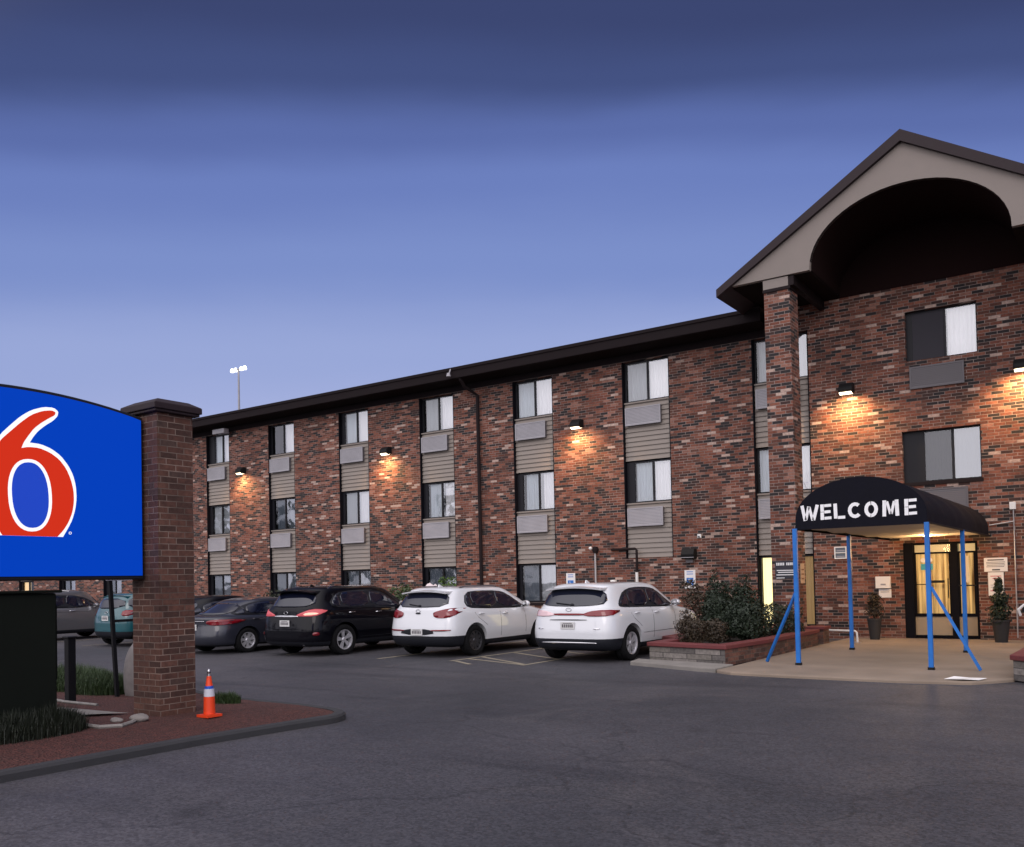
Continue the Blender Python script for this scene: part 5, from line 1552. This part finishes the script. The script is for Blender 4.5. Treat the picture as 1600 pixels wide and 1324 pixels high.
KIA = dict(name='white_suv', label='white SUV with swept red tail lamps parked between the black SUV and nearest SUV', group='cars parked facing the building',
  rings=suv_rings(.90,.86,2.64,.925,1.63), split=.50, wr=.36, hw=.925, wb=2.64, paint=M['white_car'], lower=M['dark_plastic'],
  trim=[(-.28,1.18),(.02,1.09),(2.12,1.05),(1.95,1.15),(1.45,1.44),(1.15,1.50),(.4,1.515),(-.12,1.485)],
  side_win=[[(.98,1.12),(2.02,1.085),(1.86,1.17),(1.42,1.41),(1.14,1.47),(.98,1.475)],[(.05,1.13),(.93,1.115),(.93,1.48),(.35,1.49),(.02,1.475)],[(-.24,1.19),(.0,1.13),(-.03,1.46),(-.1,1.455)]],
  handles=[(1.15,.96),(.22,.98)], handle_mat=M['white_car'], mirror=(1.93,1.12), spokes=(10,0), rim_mat=simple('dark_alloy', (.10,.10,.11), .3, .8),
  seams=[[(.97,z) for z in (1.10,1.0,.9,.8,.7,.6,.5,.42)],[(2.0,z) for z in (1.05,.95,.85,.75,.65,.55,.45)],[(.02,1.1),(.0,1.0),(.12,.88),(.30,.78),(.42,.7)]],
  rear=[('rear_window',[(-.68,1.17),(0,1.145),(.68,1.17),(.60,1.44),(.35,1.485),(0,1.49),(-.35,1.485),(-.60,1.44)],M['car_glass']),
        ('tail_lamp_pair',[(.40,1.01),(.44,.93),(.62,.90),(.83,.94),(.885,1.08),(.85,1.14),(.62,1.10),(.43,1.05)],M['red_lens']),
        ('bumper_reflector_pair',[(.35,.615),(.80,.615),(.82,.655),(.35,.645)],M['red_lens']),
        ('bumper_black_insert',[(-.45,.53),(.45,.53),(.42,.66),(-.42,.66)],M['dark_plastic']),
        ('tailgate_recess',[(-.07,1.0),(.07,1.0),(.06,1.035),(-.06,1.035)],M['dark_plastic'])],
  screen=[(-.68,1.12),(.68,1.12),(.58,1.45),(-.58,1.45)], headlight=[(.45,.78),(.85,.82),(.86,.95),(.55,.88)],
  plate=(0,.59), badge=(0,1.075), fin=-.05, spoiler=(-.70,-.40,1.535,.60,M['white_car']), wiper=(0,1.19,.30,1.23), rails=(-.15,1.35,.58), rail_mat=M['ac_dark'])
LIN = dict(name='white_suv', label='nearest white SUV with a thin full-width red tail lamp bar, parked beside the planter', group='cars parked facing the building',
  rings=suv_rings(.93,.92,2.69,.935,1.66), split=.50, wr=.365, hw=.935, wb=2.69, paint=M['white_car'], lower=M['dark_plastic'],
  trim=[(-.38,1.17),(-.3,1.13),(.3,1.11),(2.2,1.06),(2.0,1.17),(1.5,1.47),(1.15,1.53),(.45,1.54),(.0,1.47),(-.25,1.30)],
  side_win=[[(1.0,1.13),(2.08,1.09),(1.9,1.19),(1.46,1.44),(1.14,1.50),(1.0,1.505)],[(.12,1.145),(.95,1.135),(.95,1.51),(.45,1.51),(.10,1.45)],[(-.32,1.18),(.07,1.15),(.05,1.43),(-.2,1.29)]],
  handles=[(1.15,.98),(.25,1.0)], handle_mat=M['white_car'], mirror=(1.98,1.13), mirror_mat=M['rim'], spokes=(5,.16),
  seams=[[(.98,z) for z in (1.12,1.0,.9,.8,.7,.6,.5,.42)],[(2.05,z) for z in (1.05,.95,.85,.75,.65,.55,.45)],[(.02,1.13),(.0,1.0),(.12,.88),(.30,.78),(.42,.7)],[(u,.56) for u in (.5,.8,1.1,1.4,1.7,2.0,2.2)]],
  rear=[('rear_window',[(-.72,1.22),(-.5,1.175),(0,1.16),(.5,1.175),(.72,1.22),(.62,1.47),(.35,1.53),(0,1.54),(-.35,1.53),(-.62,1.47)],M['car_glass']),
        ('tail_lamp_bar',[(-.45,.98),(.45,.98),(.45,1.025),(-.45,1.025)],M['red_lens']),
        ('tail_lamp_pair',[(.30,.985),(.5,.955),(.84,.965),(.885,1.03),(.87,1.09),(.55,1.085),(.35,1.03)],(M['red_lens'],M['clear_lens'])),
        ('plate_recess',[(-.42,.88),(.42,.88),(.40,.90),(-.40,.90)],M['dark_plastic']),
        ('bumper_trim',[(-.62,.40),(.62,.40),(.60,.435),(-.60,.435)],M['chrome']),
        ('model_badge_pair',[(.55,.70),(.68,.70),(.68,.72),(.55,.72)],M['chrome'])],
  screen=[(-.68,1.12),(.68,1.12),(.58,1.47),(-.58,1.47)], headlight=[(.45,.80),(.85,.82),(.86,.93),(.50,.89)],
  plate=(0,.77), badge=(0,1.10), fin=-.1, spoiler=(-.72,-.42,1.565,.62,M['white_car']), wiper=(-.05,1.20,.32,1.24), rails=None)
LEX = dict(name='black_suv', label='glossy black SUV with glowing tail lamps and a chrome strip above its plate', group='cars parked facing the building',
  rings=suv_rings(.98,.98,2.74,.94,1.70,1.13), split=.36, wr=.375, hw=.94, wb=2.74, paint=M['black_car'], lower=M['dark_plastic'],
  trim=[(-.40,1.23),(.0,1.15),(2.2,1.09),(2.0,1.2),(1.5,1.50),(1.15,1.56),(.4,1.575),(-.1,1.53)],
  side_win=[[(1.0,1.17),(2.08,1.12),(1.9,1.22),(1.46,1.47),(1.14,1.53),(1.0,1.535)],[(.05,1.185),(.95,1.17),(.95,1.54),(.40,1.55),(.02,1.52)],[(-.32,1.24),(.0,1.19),(-.04,1.49),(-.12,1.48)]],
  handles=[(1.15,1.02),(.25,1.04)], handle_mat=M['chrome'], mirror=(2.0,1.17), spokes=(5,.14),
  seams=[[(u,.42) for u in (.5,.8,1.1,1.4,1.7,2.0,2.2)]],
  rear=[('rear_window',[(-.70,1.22),(0,1.19),(.70,1.22),(.60,1.50),(.35,1.55),(0,1.56),(-.35,1.55),(-.60,1.50)],M['car_glass']),
        ('tail_lamp_pair',[(.34,.99),(.50,.98),(.80,.98),(.875,1.05),(.87,1.13),(.72,1.15),(.52,1.08),(.36,1.02)],M['brake']),
        ('garnish_strip',[(-.40,.955),(.40,.955),(.38,1.0),(-.38,1.0)],M['chrome']),
        ('bumper_reflector_pair',[(.78,.52),(.88,.52),(.88,.60),(.80,.60)],M['red_lens'])],
  core=[[(-.52,1.0),(-.80,1.01),(-.84,1.06),(-.62,1.07)]],
  screen=[(-.68,1.15),(.68,1.15),(.58,1.5),(-.58,1.5)], headlight=[(.45,.80),(.85,.82),(.86,.93),(.50,.89)],
  plate=(0,.81), badge=(0,1.06), fin=-.1, spoiler=(-.80,-.46,1.60,.63,M['black_car']), wiper=None, rails=(-.2,1.5,.60), rail_mat=M['chrome'], exhaust=(-.5,.30))
def sedan_rings(ro, fo, wb, hw, H):
    r = -ro; f = wb+fo
    return [
     (r+.20,.20, f-.16,.18, hw*.86, 9,4),
     (r+.05,.27, f-.05,.24, hw*.95, 9,3.6),
     (r+.00,.44, f+.00,.40, hw*.99, 9,3.4),
     (r+.02,.60, f-.02,.54, hw,     9,3.3),
     (r+.04,.76, f-.10,.66, hw*.99, 8,3.1),
     (r+.03,.90, f-.30,.76, hw*.97, 8,3.0),
     (r+.10,.965, f-.80,.86, hw*.93, 7,3.0),
     (r+.42,.99, wb-.05,.93, hw*.88, 6,3.2),
     (r+.75,1.14, wb-.48,1.13, hw*.80, 6,3.2),
     (r+1.15,H-.10, wb-.92,H-.11, hw*.71, 6,3.3),
     (r+1.38,H-.045, wb-1.18,H-.045, hw*.63, 6,3.2),
     (r+1.6,H-.012, wb-1.45,H-.012, hw*.45, 5,3),
     (r+1.95,H, wb-1.7,H, hw*.10, 3,2.5)]
def sedan(label, paint, H=1.44, name='dark_sedan'):
    return dict(name=name, label=label, group='cars parked facing the building',
      rings=sedan_rings(.98,.86,2.67,.88,H), split=.24, wr=.325, hw=.88, wb=2.67, paint=paint, lower=M['dark_plastic'],
      trim=[(-.35,1.0),(.1,.985),(2.1,.95),(1.95,1.02),(1.45,1.28),(1.1,1.335),(.55,1.34),(.15,1.27),(-.15,1.12)],
      side_win=[[(1.0,1.0),(2.0,.975),(1.86,1.05),(1.42,1.26),(1.1,1.31),(1.0,1.312)],[(.1,1.02),(.95,1.005),(.95,1.315),(.6,1.315),(.25,1.26),(.08,1.17)],[(-.25,1.02),(.05,1.015),(.03,1.15),(-.1,1.10)]],
      handles=[(1.15,.86),(.25,.88)], handle_mat=paint, mirror=(1.93,.99), spokes=(7,0),
      seams=[[(.97,z) for z in (.95,.85,.75,.65,.5,.4)]],
      rear=[('tail_lamp_pair',[(.42,.80),(.60,.74),(.84,.76),(.86,.86),(.82,.90),(.50,.885)],M['red_lens']),
            ('boot_strip',[(-.4,.85),(.4,.85),(.4,.865),(-.4,.865)],M['chrome'])],
      screen=[(-.66,1.0),(.66,1.0),(.55,1.30),(-.55,1.30)], headlight=[(.45,.60),(.80,.62),(.81,.72),(.50,.68)],
      plate=(0,.70), badge=(0,.93), fin=None, spoiler=None, wiper=None, rails=None)
SED = sedan('dark blue grey sedan with red tail lamps, parked right behind the brick sign pillar', M['grey_car'])
SED['rear'].append(('rear_window',[(-.62,1.02),(0,1.0),(.62,1.02),(.52,1.27),(0,1.30),(-.52,1.27)],simple('sedan_rear_glass',(.02,.02,.028),.05,spec=.8)))
SED2 = sedan('black sedan mostly hidden behind the dark blue grey sedan, only its roof showing', M['black_car'], 1.50)
SED2['rear'].append(('rear_window',[(-.62,1.04),(0,1.02),(.62,1.04),(.52,1.30),(0,1.34),(-.52,1.30)],M['car_glass']))
def box_rings(ro, fo, wb, hw, H, hood=1.0):
    r = -ro; f = wb+fo
    return [
     (r+.20,.26, f-.16,.24, hw*.88, 10,4.5),
     (r+.05,.32, f-.05,.30, hw*.95, 10,4),
     (r+.00,.50, f+.00,.48, hw*.99, 10,4),
     (r+.00,.70, f-.01,.66, hw,     10,4),
     (r+.02,.90, f-.06,.82, hw*.99, 10,4),
     (r+.05,1.02, f-.16,.92, hw*.975,9,4),
     (r+.07,1.10, f-.40,hood, hw*.95, 8,3.8),
     (r+.09,1.14, wb-.0,hood+.08, hw*.925, 7,4),
     (r+.16,1.36, wb-.34,1.32, hw*.87, 7,4),
     (r+.27,H-.12, wb-.66,H-.13, hw*.81, 7,4),
     (r+.36,H-.05, wb-.85,H-.05, hw*.74, 7,4),
     (r+.55,H-.012, wb-1.1,H-.012, hw*.5, 6,3.5),
     (r+1.2,H, wb-1.5,H, hw*.12, 3,2.5)]
TEAL = dict(name='teal_crossover', label='small teal boxy crossover seen under the blue sign', group='cars parked facing the building',
  rings=box_rings(.72,.80,2.57,.90,1.62), split=.46, wr=.35, hw=.90, wb=2.57, paint=M['teal_car'], lower=M['dark_plastic'],
  side_win=[[(1.0,1.15),(2.0,1.12),(1.75,1.44),(1.0,1.48)],[(.08,1.16),(.93,1.15),(.93,1.48),(.08,1.48)],[(-.45,1.18),(.0,1.16),(.0,1.46),(-.40,1.45)]],
  handles=[(1.12,1.02),(.2,1.02)], mirror=(1.95,1.15), spokes=(5,0),
  rear=[('rear_window',[(-.66,1.15),(.66,1.15),(.60,1.45),(-.60,1.45)],M['car_glass']),
        ('tail_lamp_pair',[(.64,.93),(.84,.93),(.84,1.10),(.64,1.10)],M['red_lens'])],
  screen=[(-.68,1.15),(.68,1.15),(.62,1.46),(-.62,1.46)], headlight=[(.5,.75),(.8,.75),(.8,.92),(.5,.92)],
  plate=(0,.86), badge=(0,1.03), fin=None, spoiler=(-.45,-.2,1.55,.62,M['teal_car']), rails=None)
VAN = dict(name='silver_minivan', label='silver grey minivan with a pale roof rail, seen right of the dark cabinet', group='cars parked facing the building',
  rings=box_rings(1.05,.98,3.05,.98,1.76,1.02), split=.42, wr=.35, hw=.98, wb=3.05, paint=M['silver_car'], lower=M['dark_plastic'],
  trim=[(-.85,1.16),(2.6,1.10),(2.2,1.45),(1.6,1.58),(-.7,1.60)],
  side_win=[[(1.45,1.17),(2.45,1.14),(2.1,1.42),(1.6,1.54),(1.45,1.55)],[(.3,1.18),(1.38,1.17),(1.38,1.56),(.3,1.57)],[(-.75,1.19),(.22,1.18),(.22,1.57),(-.65,1.57)]],
  handles=[(1.6,1.02),(.5,1.02)], handle_mat=M['chrome'], mirror=(2.4,1.16), spokes=(7,0),
  seams=[[(u,.98) for u in (-.6,-.2,.2,.6,1.0,1.4,1.8,2.2,2.6)]],
  rear=[('rear_window',[(-.74,1.18),(.74,1.18),(.66,1.55),(-.66,1.55)],M['car_glass']),
        ('tail_lamp_pair',[(.72,.95),(.92,.95),(.90,1.3),(.78,1.3)],M['red_lens'])],
  screen=[(-.74,1.15),(.74,1.15),(.66,1.56),(-.66,1.56)], headlight=[(.5,.75),(.88,.75),(.88,.92),(.5,.90)],
  plate=(0,.90), badge=(0,1.10), fin=None, spoiler=None, rails=(-.8,1.6,.74), rail_mat=M['white_paint'])

SC = (.97,.97,.90)
def park(spec, xr, yr, turn=0, sc=SC):
    """xr, yr: where the right rear tyre stands; nose points to the building"""
    rz = R(90+turn)
    ca, sa = math.cos(rz), math.sin(rz)
    lx, ly = 0, -(spec['hw']-.12)*sc[1]
    make_car(spec, (xr-(lx*ca-ly*sa), yr-(lx*sa+ly*ca), 0), rz, sc)
park(LIN, -7.98, 15.2, 1)
park(KIA, -11.55, 15.0, 1.5)
park(LEX, -14.55, 14.15, 1)
park(SED, -17.35, 13.75, 1)
park(SED2, -19.75, 14.3, 0)
park(TEAL, -22.3, 14.3, 0)
park(VAN, -27.6, 13.6, 0)

def treeline():
    rr = random.Random(5); mb = MB()
    for i in range(46):
        a = R(-200+i*4.9+rr.uniform(-1.5,1.5)); d = rr.uniform(52,66)
        x, y = d*math.cos(a), d*math.sin(a)
        if y > 2: continue
        h = rr.uniform(5,11); r = rr.uniform(2.6,4.2)
        mb.tube([(x,y,0),(x,y,h*.6)], [.25,.12], 5)
        leaves(mb, (x,y,h*.62), (r,r,h*.40), 190, .55, i, .3)
    setprops(obj('treeline', mb, M['leaf_dark'], fix=False), 'dark line of trees across the road opposite the motel', 'trees', kind='stuff')
treeline()
